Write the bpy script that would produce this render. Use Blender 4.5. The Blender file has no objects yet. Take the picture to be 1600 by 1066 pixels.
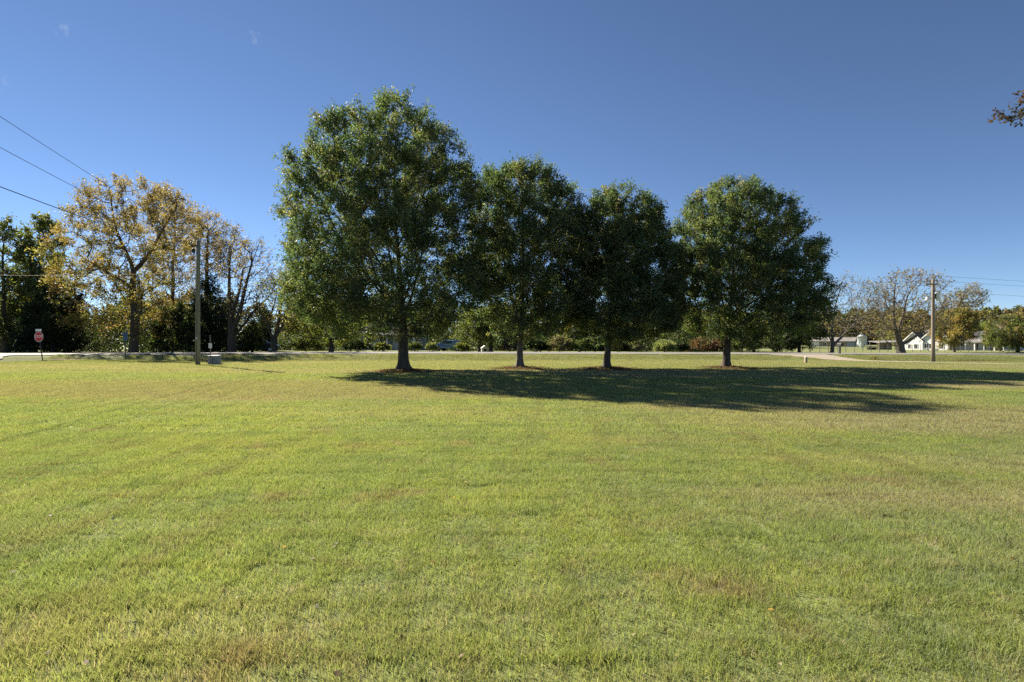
import bpy, math, random
import numpy as np
from mathutils import Vector, Matrix, noise as mnoise

# ------------------------------------------------------------------ camera, sky, sun, exposure
scene = bpy.context.scene
C = scene.collection
F = 889.0                       # focal length in photograph pixels (1600 wide)
CAMZ = 1.4
cam_d = bpy.data.cameras.new("camera"); cam_d.sensor_width = 36.0; cam_d.lens = 36.0 * F / 1600.0
cam_d.clip_start = 0.05; cam_d.clip_end = 6000.0
cam = bpy.data.objects.new("camera", cam_d); C.objects.link(cam)
cam.location = (0, 0, CAMZ); cam.rotation_euler = (math.radians(90), 0, 0)
scene.camera = cam

SUN_EL = math.radians(32.5)
SUN_AZ = math.radians(-45.5)    # from +Y towards +X
sdir = Vector((math.sin(SUN_AZ) * math.cos(SUN_EL), math.cos(SUN_AZ) * math.cos(SUN_EL), math.sin(SUN_EL)))

world = bpy.data.worlds.new("World"); scene.world = world; world.use_nodes = True
wn = world.node_tree; wn.nodes.clear()
w_out = wn.nodes.new("ShaderNodeOutputWorld"); w_bg = wn.nodes.new("ShaderNodeBackground")
sky = wn.nodes.new("ShaderNodeTexSky"); sky.sky_type = 'NISHITA'; sky.sun_disc = False
sky.sun_elevation = SUN_EL; sky.sun_rotation = SUN_AZ
sky.altitude = 2000.0; sky.air_density = 0.73; sky.dust_density = 0.0; sky.ozone_density = 3.4
w_bg.inputs["Strength"].default_value = 0.052
col = sky.outputs[0]
tcw = wn.nodes.new("ShaderNodeTexCoord"); nzw = wn.nodes.new("ShaderNodeTexNoise"); nzw.inputs["Scale"].default_value = 110.0; nzw.inputs["Detail"].default_value = 7.0
wn.links.new(tcw.outputs["Generated"], nzw.inputs["Vector"])
for (cpx, cpy, rad, k) in [(96, 47, 0.009, 0.22), (394, 53, 0.010, 0.24), (6, 131, 0.008, 0.18)]:   # faint wisps of cloud, by direction
    d = Vector(((cpx - 800) / F, 1.0, (533 - cpy) / F)).normalized()
    vd = wn.nodes.new("ShaderNodeVectorMath"); vd.operation = 'DISTANCE'; vd.inputs[1].default_value = d; wn.links.new(tcw.outputs["Generated"], vd.inputs[0])
    ad = wn.nodes.new("ShaderNodeMath"); ad.operation = 'MULTIPLY_ADD'; ad.inputs[1].default_value = -0.05; wn.links.new(nzw.outputs["Fac"], ad.inputs[0]); wn.links.new(vd.outputs["Value"], ad.inputs[2])
    mr = wn.nodes.new("ShaderNodeMapRange"); mr.inputs["From Min"].default_value = rad - 0.028; mr.inputs["From Max"].default_value = -0.030; mr.inputs["To Max"].default_value = k; wn.links.new(ad.outputs[0], mr.inputs["Value"])
    mw = wn.nodes.new("ShaderNodeMix"); mw.data_type = 'RGBA'; mw.inputs[7].default_value = (4.6, 5.2, 6.0, 1); wn.links.new(mr.outputs["Result"], mw.inputs["Factor"]); wn.links.new(col, mw.inputs[6]); col = mw.outputs[2]
wn.links.new(col, w_bg.inputs["Color"]); wn.links.new(w_bg.outputs[0], w_out.inputs["Surface"])

sun_d = bpy.data.lights.new("sun", 'SUN'); sun_d.energy = 5.0; sun_d.angle = math.radians(0.53); sun_d.color = (1.0, 0.90, 0.74)
sun = bpy.data.objects.new("sun", sun_d); C.objects.link(sun)
sun.rotation_euler = (-sdir).to_track_quat('-Z', 'Y').to_euler(); sun.location = (-30, 30, 40)

vs = scene.view_settings
vs.view_transform = 'Standard'; vs.look = 'None'; vs.gamma = 1.0; vs.use_curve_mapping = False; vs.exposure = 1.4
scene.render.engine = 'CYCLES'
cy = scene.cycles
cy.max_bounces = 6; cy.diffuse_bounces = 3; cy.glossy_bounces = 2; cy.transmission_bounces = 4; cy.transparent_max_bounces = 4
cy.use_denoising = False
cy.sample_clamp_indirect = 6.0

# ------------------------------------------------------------------ small helpers
def sm(v, a, b):
    t = np.clip((np.asarray(v, float) - a) / (b - a), 0, 1)
    return t * t * (3 - 2 * t)

def tag(o, label=None, cat=None, group=None, kind=None):
    if label: o["label"] = label
    if cat: o["category"] = cat
    if group: o["group"] = group
    if kind: o["kind"] = kind
    return o

def empty(name, loc=(0, 0, 0), rz=0.0, label=None, cat=None, group=None):
    o = bpy.data.objects.new(name, None); C.objects.link(o)
    o.location = loc; o.rotation_euler = (0, 0, rz); o.empty_display_size = 0.3
    return tag(o, label, cat, group)

def link_mesh(name, me, mat, parent=None, loc=None):
    o = bpy.data.objects.new(name, me); C.objects.link(o)
    if mat is not None and len(me.materials) == 0: me.materials.append(mat)
    if parent is not None: o.parent = parent
    if loc is not None: o.location = loc
    return o

def np_mesh(name, verts, faces, k, smooth=False):
    """verts (N,3), faces (M,k) all with k corners"""
    me = bpy.data.meshes.new(name)
    verts = np.asarray(verts, np.float32); faces = np.asarray(faces, np.int32)
    me.vertices.add(len(verts)); me.vertices.foreach_set("co", verts.ravel())
    me.loops.add(faces.size); me.loops.foreach_set("vertex_index", faces.ravel())
    me.polygons.add(len(faces))
    me.polygons.foreach_set("loop_start", np.arange(0, faces.size, k, dtype=np.int32))
    me.polygons.foreach_set("loop_total", np.full(len(faces), k, np.int32))
    if smooth: me.polygons.foreach_set("use_smooth", np.ones(len(faces), bool))
    me.update(calc_edges=True)
    return me

class MB:
    """collects boxes, prisms, tubes into one mesh"""
    def __init__(s): s.v = []; s.f = []; s.sm = []
    def add(s, vs, fs, smooth=False):
        n = len(s.v); s.v += [tuple(p) for p in vs]
        s.f += [tuple(i + n for i in f) for f in fs]; s.sm += [smooth] * len(fs); return s
    def box(s, c, d, rz=0.0):
        x, y, z = d[0] / 2, d[1] / 2, d[2] / 2
        co, si = math.cos(rz), math.sin(rz)
        vs = []
        for sx, sy, sz in ((-1,-1,-1),(1,-1,-1),(1,1,-1),(-1,1,-1),(-1,-1,1),(1,-1,1),(1,1,1),(-1,1,1)):
            px, py = sx * x, sy * y
            vs.append((c[0] + px * co - py * si, c[1] + px * si + py * co, c[2] + sz * z))
        return s.add(vs, [(0,3,2,1),(4,5,6,7),(0,1,5,4),(1,2,6,5),(2,3,7,6),(3,0,4,7)])
    def tube(s, pts, rad, n=8, caps=True, smooth=True):
        pts = [Vector(p) for p in pts]
        if not hasattr(rad, '__len__'): rad = [rad] * len(pts)
        vs = []; fs = []
        for i, p in enumerate(pts):
            d = (pts[min(i + 1, len(pts) - 1)] - pts[max(i - 1, 0)])
            if d.length < 1e-9: d = Vector((0, 0, 1))
            d.normalize()
            a = d.cross(Vector((0, 0, 1)) if abs(d.z) < 0.95 else Vector((1, 0, 0))).normalized(); b = d.cross(a)
            for k in range(n):
                t = 2 * math.pi * k / n
                vs.append(p + (a * math.cos(t) + b * math.sin(t)) * rad[i])
        for i in range(len(pts) - 1):
            for k in range(n):
                fs.append((i*n+k, i*n+(k+1)%n, (i+1)*n+(k+1)%n, (i+1)*n+k))
        s.add(vs, fs, smooth)
        if caps:
            m = len(s.v) - len(vs)
            s.f.append(tuple(m + k for k in range(n))[::-1]); s.sm.append(False)
            s.f.append(tuple(m + (len(pts)-1)*n + k for k in range(n))); s.sm.append(False)
        return s
    def lathe(s, c, prof, n=16, smooth=True):
        vs = []; fs = []
        for r, z in prof:
            for k in range(n):
                t = 2 * math.pi * k / n
                vs.append((c[0] + r * math.cos(t), c[1] + r * math.sin(t), c[2] + z))
        for i in range(len(prof) - 1):
            for k in range(n):
                fs.append((i*n+k, i*n+(k+1)%n, (i+1)*n+(k+1)%n, (i+1)*n+k))
        fs.append(tuple(range(n))[::-1]); fs.append(tuple((len(prof)-1)*n + k for k in range(n)))
        return s.add(vs, fs, smooth)
    def build(s, name, mat, parent=None, loc=None, bevel=0.0):
        me = bpy.data.meshes.new(name); me.from_pydata(s.v, [], s.f); me.update()
        me.polygons.foreach_set("use_smooth", s.sm)
        o = link_mesh(name, me, mat, parent, loc)
        if bevel > 0:
            b = o.modifiers.new("bevel", 'BEVEL'); b.width = bevel; b.segments = 2; b.limit_method = 'ANGLE'
        return o

# ------------------------------------------------------------------ materials
def new_mat(name):
    m = bpy.data.materials.new(name); m.use_nodes = True
    nt = m.node_tree; nt.nodes.clear()
    out = nt.nodes.new("ShaderNodeOutputMaterial")
    return m, nt, out

def N(nt, kind, **kw):
    n = nt.nodes.new("ShaderNode" + kind)
    for k, v in kw.items():
        if k in n.inputs: n.inputs[k].default_value = v
        else: setattr(n, k, v)
    return n

def noise_mat(name, c0, c1, scale=3.0, rough=0.8, detail=6.0, bump=0.0, stretch=(1, 1, 1), spec=0.3, metallic=0.0):
    m, nt, out = new_mat(name)
    tc = N(nt, "TexCoord"); mp = N(nt, "Mapping"); mp.inputs["Scale"].default_value = stretch
    nz = N(nt, "TexNoise", Scale=scale, Detail=detail, Roughness=0.62)
    rp = N(nt, "ValToRGB"); rp.color_ramp.elements[0].position = 0.3; rp.color_ramp.elements[1].position = 0.7
    rp.color_ramp.elements[0].color = (*c0, 1); rp.color_ramp.elements[1].color = (*c1, 1)
    p = N(nt, "BsdfPrincipled", Roughness=rough, Metallic=metallic); p.inputs["Specular IOR Level"].default_value = spec
    L = nt.links.new
    L(tc.outputs["Object"], mp.inputs["Vector"]); L(mp.outputs[0], nz.inputs["Vector"])
    L(nz.outputs["Fac"], rp.inputs[0]); L(rp.outputs[0], p.inputs["Base Color"]); L(p.outputs[0], out.inputs[0])
    if bump > 0:
        b = N(nt, "Bump", Strength=bump, Distance=0.02); L(nz.outputs["Fac"], b.inputs["Height"]); L(b.outputs[0], p.inputs["Normal"])
    return m

def leaf_mat(name, trans=0.42, gain=1.25, rough=0.5):
    m, nt, out = new_mat(name); L = nt.links.new
    at = N(nt, "Attribute", attribute_name="leafcol")
    p = N(nt, "BsdfPrincipled", Roughness=rough); p.inputs["Specular IOR Level"].default_value = 0.32
    tr = N(nt, "BsdfTranslucent")
    g = N(nt, "Mix", data_type='RGBA', blend_type='MULTIPLY'); g.inputs["Factor"].default_value = 1.0
    g.inputs[7].default_value = (gain * 1.08, gain * 1.2, gain * 0.58, 1)
    mx = N(nt, "MixShader"); mx.inputs[0].default_value = trans
    L(at.outputs["Color"], p.inputs["Base Color"]); L(at.outputs["Color"], g.inputs[6]); L(g.outputs[2], tr.inputs["Color"])
    L(p.outputs[0], mx.inputs[1]); L(tr.outputs[0], mx.inputs[2]); L(mx.outputs[0], out.inputs[0])
    return m

M = {}
M['leaf'] = leaf_mat("leaf", 0.47, 1.5, 0.58)
M['bark'] = noise_mat("bark", (0.035, 0.028, 0.022), (0.12, 0.10, 0.08), 9.0, 0.95, 8, 0.9, (1, 1, 0.22))
M['bark_pale'] = noise_mat("bark_pale", (0.075, 0.066, 0.055), (0.18, 0.155, 0.13), 7.0, 0.95, 8, 0.7, (1, 1, 0.3))
M['wood_pole'] = noise_mat("pole_wood", (0.15, 0.15, 0.11), (0.27, 0.26, 0.19), 14.0, 0.9, 8, 0.4, (1, 1, 0.06))
M['wood_pole_b'] = noise_mat("pole_wood_brown", (0.16, 0.13, 0.105), (0.27, 0.225, 0.18), 14.0, 0.9, 8, 0.4, (1, 1, 0.06))
M['wire'] = noise_mat("wire", (0.03, 0.03, 0.035), (0.06, 0.06, 0.065), 4, 0.6)
M['wire_tan'] = noise_mat("wire_tan", (0.22, 0.16, 0.11), (0.30, 0.22, 0.15), 4, 0.7)
M['porcelain'] = noise_mat("porcelain", (0.25, 0.24, 0.23), (0.4, 0.38, 0.36), 6, 0.3)
M['dark_metal'] = noise_mat("dark_metal", (0.02, 0.02, 0.022), (0.05, 0.05, 0.05), 6, 0.6)
M['galv'] = noise_mat("galvanised", (0.44, 0.49, 0.55), (0.62, 0.68, 0.74), 5, 0.45, 6, 0.05, metallic=0.15)
M['grey_paint'] = noise_mat("grey_paint", (0.19, 0.22, 0.23), (0.26, 0.29, 0.30), 6, 0.6)
M['green_post'] = noise_mat("post_steel", (0.05, 0.055, 0.06), (0.10, 0.10, 0.11), 8, 0.7)
M['sign_red'] = noise_mat("sign_red", (0.42, 0.014, 0.018), (0.55, 0.022, 0.028), 4, 0.45)
M['sign_white'] = noise_mat("sign_white", (0.62, 0.62, 0.63), (0.78, 0.78, 0.78), 4, 0.5)
M['sign_blue'] = noise_mat("sign_blue", (0.05, 0.10, 0.19), (0.08, 0.14, 0.25), 4, 0.5)
M['white_paint'] = noise_mat("white_paint", (0.68, 0.68, 0.67), (0.82, 0.82, 0.80), 2.0, 0.65)
M['pale_blue'] = noise_mat("pale_blue_siding", (0.24, 0.29, 0.35), (0.32, 0.37, 0.43), 2.0, 0.7)
M['shingle'] = noise_mat("shingle", (0.07, 0.072, 0.085), (0.14, 0.145, 0.165), 6, 0.9, 8, 0.3)
M['metal_roof'] = noise_mat("metal_roof", (0.20, 0.19, 0.18), (0.32, 0.30, 0.28), 2, 0.6)
M['brick'] = noise_mat("brick", (0.30, 0.20, 0.15), (0.46, 0.36, 0.29), 8, 0.9)
M['tan_wall'] = noise_mat("tan_wall", (0.26, 0.20, 0.13), (0.36, 0.29, 0.20), 2, 0.9)
M['glass'] = noise_mat("window_glass", (0.02, 0.025, 0.03), (0.05, 0.06, 0.07), 2, 0.12, spec=0.6)
M['stone'] = noise_mat("stone", (0.22, 0.21, 0.20), (0.42, 0.40, 0.37), 5, 0.9, 6, 0.5)
M['car_dark'] = noise_mat("car_paint_dark", (0.012, 0.014, 0.018), (0.02, 0.022, 0.028), 2, 0.25, spec=0.6)
M['car_blue'] = noise_mat("car_paint_blue", (0.10, 0.19, 0.34), (0.13, 0.23, 0.38), 2, 0.3, spec=0.6)
M['tyre'] = noise_mat("tyre", (0.012, 0.012, 0.012), (0.03, 0.03, 0.03), 6, 0.9)
M['clay'] = noise_mat("dirt_mound", (0.10, 0.06, 0.035), (0.24, 0.15, 0.09), 7, 0.95, 8, 0.8)

# ------------------------------------------------------------------ terrain
OAKS = [(-4.97, 26.0), (0.38, 28.3), (4.71, 28.3), (11.1, 29.5)]
SH = 0.2                                    # the road runs at y = 53 + 0.2 x
def mound(x, y):
    z = 0
    for ox, oy in OAKS:
        d2 = (x - ox) ** 2 + (y - oy) ** 2
        z = z + 0.10 * np.exp(-d2 / 1.1 ** 2)
    return z

def lip(x): return 40 + np.clip(SH * np.maximum(0, -x), 0, 6)
def ground_z(x, y):
    x = np.asarray(x, float); y = np.asarray(y, float)
    v = y - SH * x
    lawn = -0.012 * np.clip(x - 8, 0, 45) * sm(y, 25, 50) + 0.018 * np.sin(x * 0.31 + 1.3) * np.sin(y * 0.27) + mound(x, y)
    zr = 0.25 - 0.0064 * np.clip(x, -10, 70)
    vl = lip(x); span = 49 - vl
    dw = sm(np.abs(x - 28.5), 2.4, 4.6)
    bot = lawn - 0.42 * span / 9 * dw
    vb = vl + 0.30 * span
    z = np.where(v < vb, lawn + (bot - lawn) * sm(v, vl - 0.3, vb), bot + (zr - bot) * sm(v, vb, 49.0))
    z = np.where(v < vl - 0.3, lawn, z)
    back = 0.12 - 0.30 * sm(x, 0, 50) - 0.9 * np.exp(-(((x - 104) / 26) ** 2 + ((y - 131) / 24) ** 2)) + 0.0 * x
    z = np.where(v > 57.2, zr + (back - zr) * sm(v, 57.2, 63), z)
    return z
def gz(x, y): return float(ground_z(x, y))

def at(px, py, Y): return Vector(((px - 800) / F * Y, Y, CAMZ - (py - 533) / F * Y))
def foot(px, Y):
    X = (px - 800) / F * Y
    return Vector((X, Y, gz(X, Y)))

def axis(vals):
    out = []
    for a, b, s in vals: out += list(np.arange(a, b, s))
    return np.array(out + [vals[-1][1]])
xs = axis([(-1500, -300, 150), (-300, -80, 20), (-80, -46, 2), (-46, 60, 0.6), (60, 130, 3), (130, 300, 20), (300, 1500, 150)])
vv = axis([(-300, -40, 40), (-40, 0, 4), (0, 24, 0.8), (24, 66, 0.4), (66, 200, 4), (200, 500, 30), (500, 3500, 300)])
gx, gv = np.meshgrid(xs, vv)
shear = SH * np.clip(gx, -150, 200)
gy = gv + shear
gzz = ground_z(gx, gy)
gzz = np.where(np.hypot(gx, gy) > 400, -0.2, gzz)
nv, nx = gx.shape
idx = np.arange(nv * nx).reshape(nv, nx)
faces = np.stack([idx[:-1, :-1], idx[:-1, 1:], idx[1:, 1:], idx[1:, :-1]], -1).reshape(-1, 4)

# grass colours shared by the turf sheet and the blades; everything sits in world space
def turf_colour(nt, blade):
    L = nt.links.new
    geo = N(nt, "NewGeometry")
    sep = N(nt, "SeparateXYZ"); L(geo.outputs["Position"], sep.inputs[0])
    def mapped(scale, nscale, detail=4.0, rough=0.55, off=(0, 0, 0)):
        mp = N(nt, "Mapping"); mp.inputs["Scale"].default_value = scale; mp.inputs["Location"].default_value = off
        L(geo.outputs["Position"], mp.inputs["Vector"])
        nz = N(nt, "TexNoise", Scale=nscale, Detail=detail, Roughness=rough); L(mp.outputs[0], nz.inputs["Vector"])
        return nz.outputs["Fac"]
    def ramp(sock, a, b):
        r = N(nt, "MapRange"); r.inputs["From Min"].default_value = a; r.inputs["From Max"].default_value = b
        r.interpolation_type = 'SMOOTHSTEP'
        L(sock, r.inputs["Value"]); return r.outputs["Result"]
    def mix(f, a, b):
        m = N(nt, "Mix", data_type='RGBA')
        if isinstance(f, float): m.inputs["Factor"].default_value = f
        else: L(f, m.inputs["Factor"])
        for s, v in ((6, a), (7, b)):
            if isinstance(v, tuple): m.inputs[s].default_value = (*v, 1)
            else: L(v, m.inputs[s])
        return m.outputs[2]
    def math_(op, a, b):
        m = N(nt, "Math", operation=op)
        for i, v in ((0, a), (1, b)):
            if isinstance(v, (int, float)): m.inputs[i].default_value = v
            else: L(v, m.inputs[i])
        return m.outputs[0]
    green = (0.222, 0.290, 0.104); deep = (0.155, 0.220, 0.086); straw = (0.355, 0.325, 0.205); brown = (0.285, 0.230, 0.135)
    lime = (0.268, 0.325, 0.096)
    c = mix(ramp(mapped((1, 1, 0), 0.35), 0.35, 0.65), green, lime)
    c = mix(math_('MULTIPLY', ramp(mapped((1, 1, 0), 1.7, 5), 0.45, 0.72), 0.7), c, deep)
    # dry patches: broad bands across the lawn, then small blotches
    f1 = ramp(mapped((0.035, 0.16, 0), 1.0, 4, 0.6, (3.1, 0.4, 0)), 0.47, 0.66)
    c = mix(math_('MULTIPLY', f1, 0.75), c, straw)
    f2 = ramp(mapped((1, 1.3, 0), 0.9, 6, 0.65, (9.2, 4.1, 0)), 0.55, 0.72)
    c = mix(math_('MULTIPLY', f2, 0.7), c, brown)
    f3 = ramp(mapped((1, 1, 0), 5.5, 4, 0.6), 0.5, 0.75)
    c = mix(math_('MULTIPLY', f3, 0.45), c, straw)
    # two dry belts across the lawn
    sx_, sy_ = sep.outputs["X"], math_('ADD', sep.outputs["Y"], math_('MULTIPLY', mapped((0.3, 0.3, 0), 1.0, 4), 2.6))
    b1 = math_('MULTIPLY', math_('MULTIPLY', ramp(sy_, 14.3, 15.4), ramp(sy_, 24.0, 19.0)), ramp(sx_, 7.0, -4.0))
    c = mix(math_('MULTIPLY', b1, 0.52), c, (0.272, 0.236, 0.148))
    sy2 = math_('ADD', sy_, math_('MULTIPLY', sx_, 0.22))
    b2 = math_('MULTIPLY', math_('MULTIPLY', ramp(sy2, 10.4, 11.6), ramp(sy2, 17.5, 13.5)), ramp(sx_, 0.5, 6.0))
    c = mix(math_('MULTIPLY', b2, 0.5), c, (0.315, 0.285, 0.185))
    # faint mower tracks running away from the camera
    mp = N(nt, "Mapping"); mp.inputs["Rotation"].default_value = (0, 0, 0.09); L(geo.outputs["Position"], mp.inputs["Vector"])
    wv = N(nt, "TexWave", Scale=0.30, Distortion=1.2, Detail=3.0); wv.inputs["Detail Scale"].default_value = 0.4; L(mp.outputs[0], wv.inputs["Vector"])
    trk = math_('MULTIPLY', math_('MULTIPLY', ramp(wv.outputs["Fac"], 0.78, 1.0), ramp(mapped((0.25, 0.12, 0), 1.0, 3), 0.42, 0.62)), 0.40)
    c = mix(trk, c, (0.20, 0.205, 0.095))
    # far lawn paled for grazing backlight, light put into the colour; greener roadside
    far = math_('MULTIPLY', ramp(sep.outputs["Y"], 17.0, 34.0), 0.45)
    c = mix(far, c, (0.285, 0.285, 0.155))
    vq = N(nt, "VectorMath", operation='DOT_PRODUCT'); L(geo.outputs["Position"], vq.inputs[0]); vq.inputs[1].default_value = (-SH, 1, 0)
    c = mix(math_('MULTIPLY', ramp(vq.outputs["Value"], 40.2, 42.0), 0.6), c, (0.19, 0.225, 0.085))
    # leaf litter and bare soil round the oak feet
    lit = None
    for ox, oy in OAKS:
        vsb = N(nt, "VectorMath", operation='DISTANCE'); L(geo.outputs["Position"], vsb.inputs[0]); vsb.inputs[1].default_value = (ox, oy - 0.35, 0.05)
        d = math_('ADD', vsb.outputs["Value"], math_('MULTIPLY', mapped((1, 1, 0), 3.0, 5), 1.4))
        r = N(nt, "MapRange"); r.inputs["From Min"].default_value = 2.5; r.inputs["From Max"].default_value = 1.5; L(d, r.inputs["Value"])
        lit = r.outputs["Result"] if lit is None else math_('MAXIMUM', lit, r.outputs["Result"])
    c = mix(lit, c, (0.10, 0.066, 0.042))
    return c, mapped, ramp, mix, math_

m, nt, out = new_mat("turf"); L = nt.links.new
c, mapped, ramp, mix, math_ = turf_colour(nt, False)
fine = mapped((1, 1, 0), 28.0, 8, 0.7)
c = mix(math_('MULTIPLY', ramp(fine, 0.35, 0.65), 0.55), c, (0.13, 0.12, 0.045))
p = N(nt, "BsdfPrincipled", Roughness=0.95); p.inputs["Specular IOR Level"].default_value = 0.1
b = N(nt, "Bump", Strength=0.8, Distance=0.05); L(fine, b.inputs["Height"]); L(b.outputs[0], p.inputs["Normal"])
L(c, p.inputs["Base Color"]); L(p.outputs[0], out.inputs[0]); M['turf'] = m

m, nt, out = new_mat("grass_blade"); L = nt.links.new
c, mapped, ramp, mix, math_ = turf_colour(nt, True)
at_n = N(nt, "Attribute", attribute_name="bladecol")
mm = N(nt, "Mix", data_type='RGBA', blend_type='MULTIPLY'); mm.inputs["Factor"].default_value = 1.0
L(c, mm.inputs[6]); L(at_n.outputs["Color"], mm.inputs[7])
p = N(nt, "BsdfPrincipled", Roughness=0.55); p.inputs["Specular IOR Level"].default_value = 0.25
tr = N(nt, "BsdfTranslucent"); mx = N(nt, "MixShader"); mx.inputs[0].default_value = 0.48
g = N(nt, "Mix", data_type='RGBA', blend_type='MULTIPLY'); g.inputs["Factor"].default_value = 1.0; g.inputs[7].default_value = (1.35, 1.3, 0.8, 1)
L(mm.outputs[2], p.inputs["Base Color"]); L(mm.outputs[2], g.inputs[6]); L(g.outputs[2], tr.inputs["Color"])
L(p.outputs[0], mx.inputs[1]); L(tr.outputs[0], mx.inputs[2]); L(mx.outputs[0], out.inputs[0]); M['blade'] = m

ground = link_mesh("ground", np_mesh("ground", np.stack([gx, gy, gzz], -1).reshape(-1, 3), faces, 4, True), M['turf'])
tag(ground, "wide level lawn and field of cut grass reaching the far trees", "lawn", kind="structure")

# ------------------------------------------------------------------ road, side road, driveway
m, nt, out = new_mat("asphalt"); L = nt.links.new
geo = N(nt, "NewGeometry"); mp = N(nt, "Mapping"); mp.inputs["Rotation"].default_value = (0, 0, -math.atan(SH)); mp.inputs["Scale"].default_value = (0.15, 1, 1)
nz = N(nt, "TexNoise", Scale=2.0, Detail=6.0); nz2 = N(nt, "TexNoise", Scale=60.0, Detail=3.0)
rp = N(nt, "ValToRGB"); rp.color_ramp.elements[0].color = (0.145, 0.139, 0.128, 1); rp.color_ramp.elements[1].color = (0.265, 0.252, 0.228, 1)
p = N(nt, "BsdfPrincipled", Roughness=0.85); b = N(nt, "Bump", Strength=0.4, Distance=0.01)
L(geo.outputs["Position"], mp.inputs["Vector"]); L(mp.outputs[0], nz.inputs["Vector"]); L(geo.outputs["Position"], nz2.inputs["Vector"])
L(nz.outputs["Fac"], rp.inputs[0]); L(rp.outputs[0], p.inputs["Base Color"]); L(nz2.outputs["Fac"], b.inputs["Height"]); L(b.outputs[0], p.inputs["Normal"]); L(p.outputs[0], out.inputs[0])
M['asphalt'] = m
M['gravel'] = noise_mat("gravel", (0.26, 0.22, 0.16), (0.44, 0.38, 0.29), 9, 0.95, 8, 0.6)

def strip(name, mat, v0, v1, x0, x1, lift, step=2.0, rows=6):
    X = np.arange(x0, x1 + 0.01, step); V = np.linspace(v0, v1, rows)
    a, bb = np.meshgrid(X, V); y = bb + SH * a
    z = ground_z(a, y) + lift + 0.06 * np.clip(1 - ((bb - (v0 + v1) / 2) / ((v1 - v0) / 2)) ** 2, 0, 1)
    n0, n1 = a.shape; ii = np.arange(n0 * n1).reshape(n0, n1)
    f = np.stack([ii[:-1, :-1], ii[:-1, 1:], ii[1:, 1:], ii[1:, :-1]], -1).reshape(-1, 4)
    return link_mesh(name, np_mesh(name, np.stack([a, y, z], -1).reshape(-1, 3), f, 4, True), mat)
tag(strip("road", M['asphalt'], 49.4, 56.8, -140, 190, 0.05, rows=9), "pale sunlit country road running across the picture", "road", kind="structure")

def ribbon(name, mat, pts, wid, lift, sub=12):
    P = [Vector((p[0], p[1], 0)) for p in pts]; cs = []
    for i in range(len(P) - 1):
        p0, p1, p2, p3 = P[max(i-1,0)], P[i], P[i+1], P[min(i+2,len(P)-1)]
        for k in range(sub):
            t = k / sub
            cs.append(0.5 * ((2*p1) + (p2-p0)*t + (2*p0-5*p1+4*p2-p3)*t*t + (3*p1-p0-3*p2+p3)*t**3))
    cs.append(P[-1]); n = len(cs); W = np.interp(np.linspace(0, 1, n), np.linspace(0, 1, len(wid)), wid)
    rnd = random.Random(5); vs = []; rows = 9
    for i, q in enumerate(cs):
        d = (cs[min(i+1,n-1)] - cs[max(i-1,0)]).normalized(); nn = Vector((-d.y, d.x, 0))
        for j in range(rows):
            u = (j / (rows - 1) - 0.5) * (W[i] + (rnd.uniform(-.35, .35) if j in (0, rows-1) else 0))
            w = q + nn * u
            vs.append((w.x, w.y, gz(w.x, w.y) + lift))
    ii = np.arange(n * rows).reshape(n, rows)
    f = np.stack([ii[:-1, :-1], ii[:-1, 1:], ii[1:, 1:], ii[1:, :-1]], -1).reshape(-1, 4)
    return link_mesh(name, np_mesh(name, vs, f, 4, True), mat)
DRIVE = [(27.2, 55.2), (28.2, 51.5), (29.0, 47.5), (29.8, 43.5), (31.4, 39.5), (33.4, 37.0)]
tag(ribbon("gravel_driveway", M['gravel'], DRIVE, [7.5, 4.2, 3.2, 3.0, 2.5, 0.9], 0.035), "pale gravel driveway crossing the ditch to the road", "driveway", kind="structure")
tag(ribbon("side_road", M['asphalt'], [(-41.5, 44.3), (-40.5, 40), (-38.5, 34), (-36.5, 26), (-34, 12), (-30, -10)], [13, 8, 6.5, 6.5, 6.5, 6.5], 0.045), "grey side road meeting the country road by the stop sign", "road", kind="structure")

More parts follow.
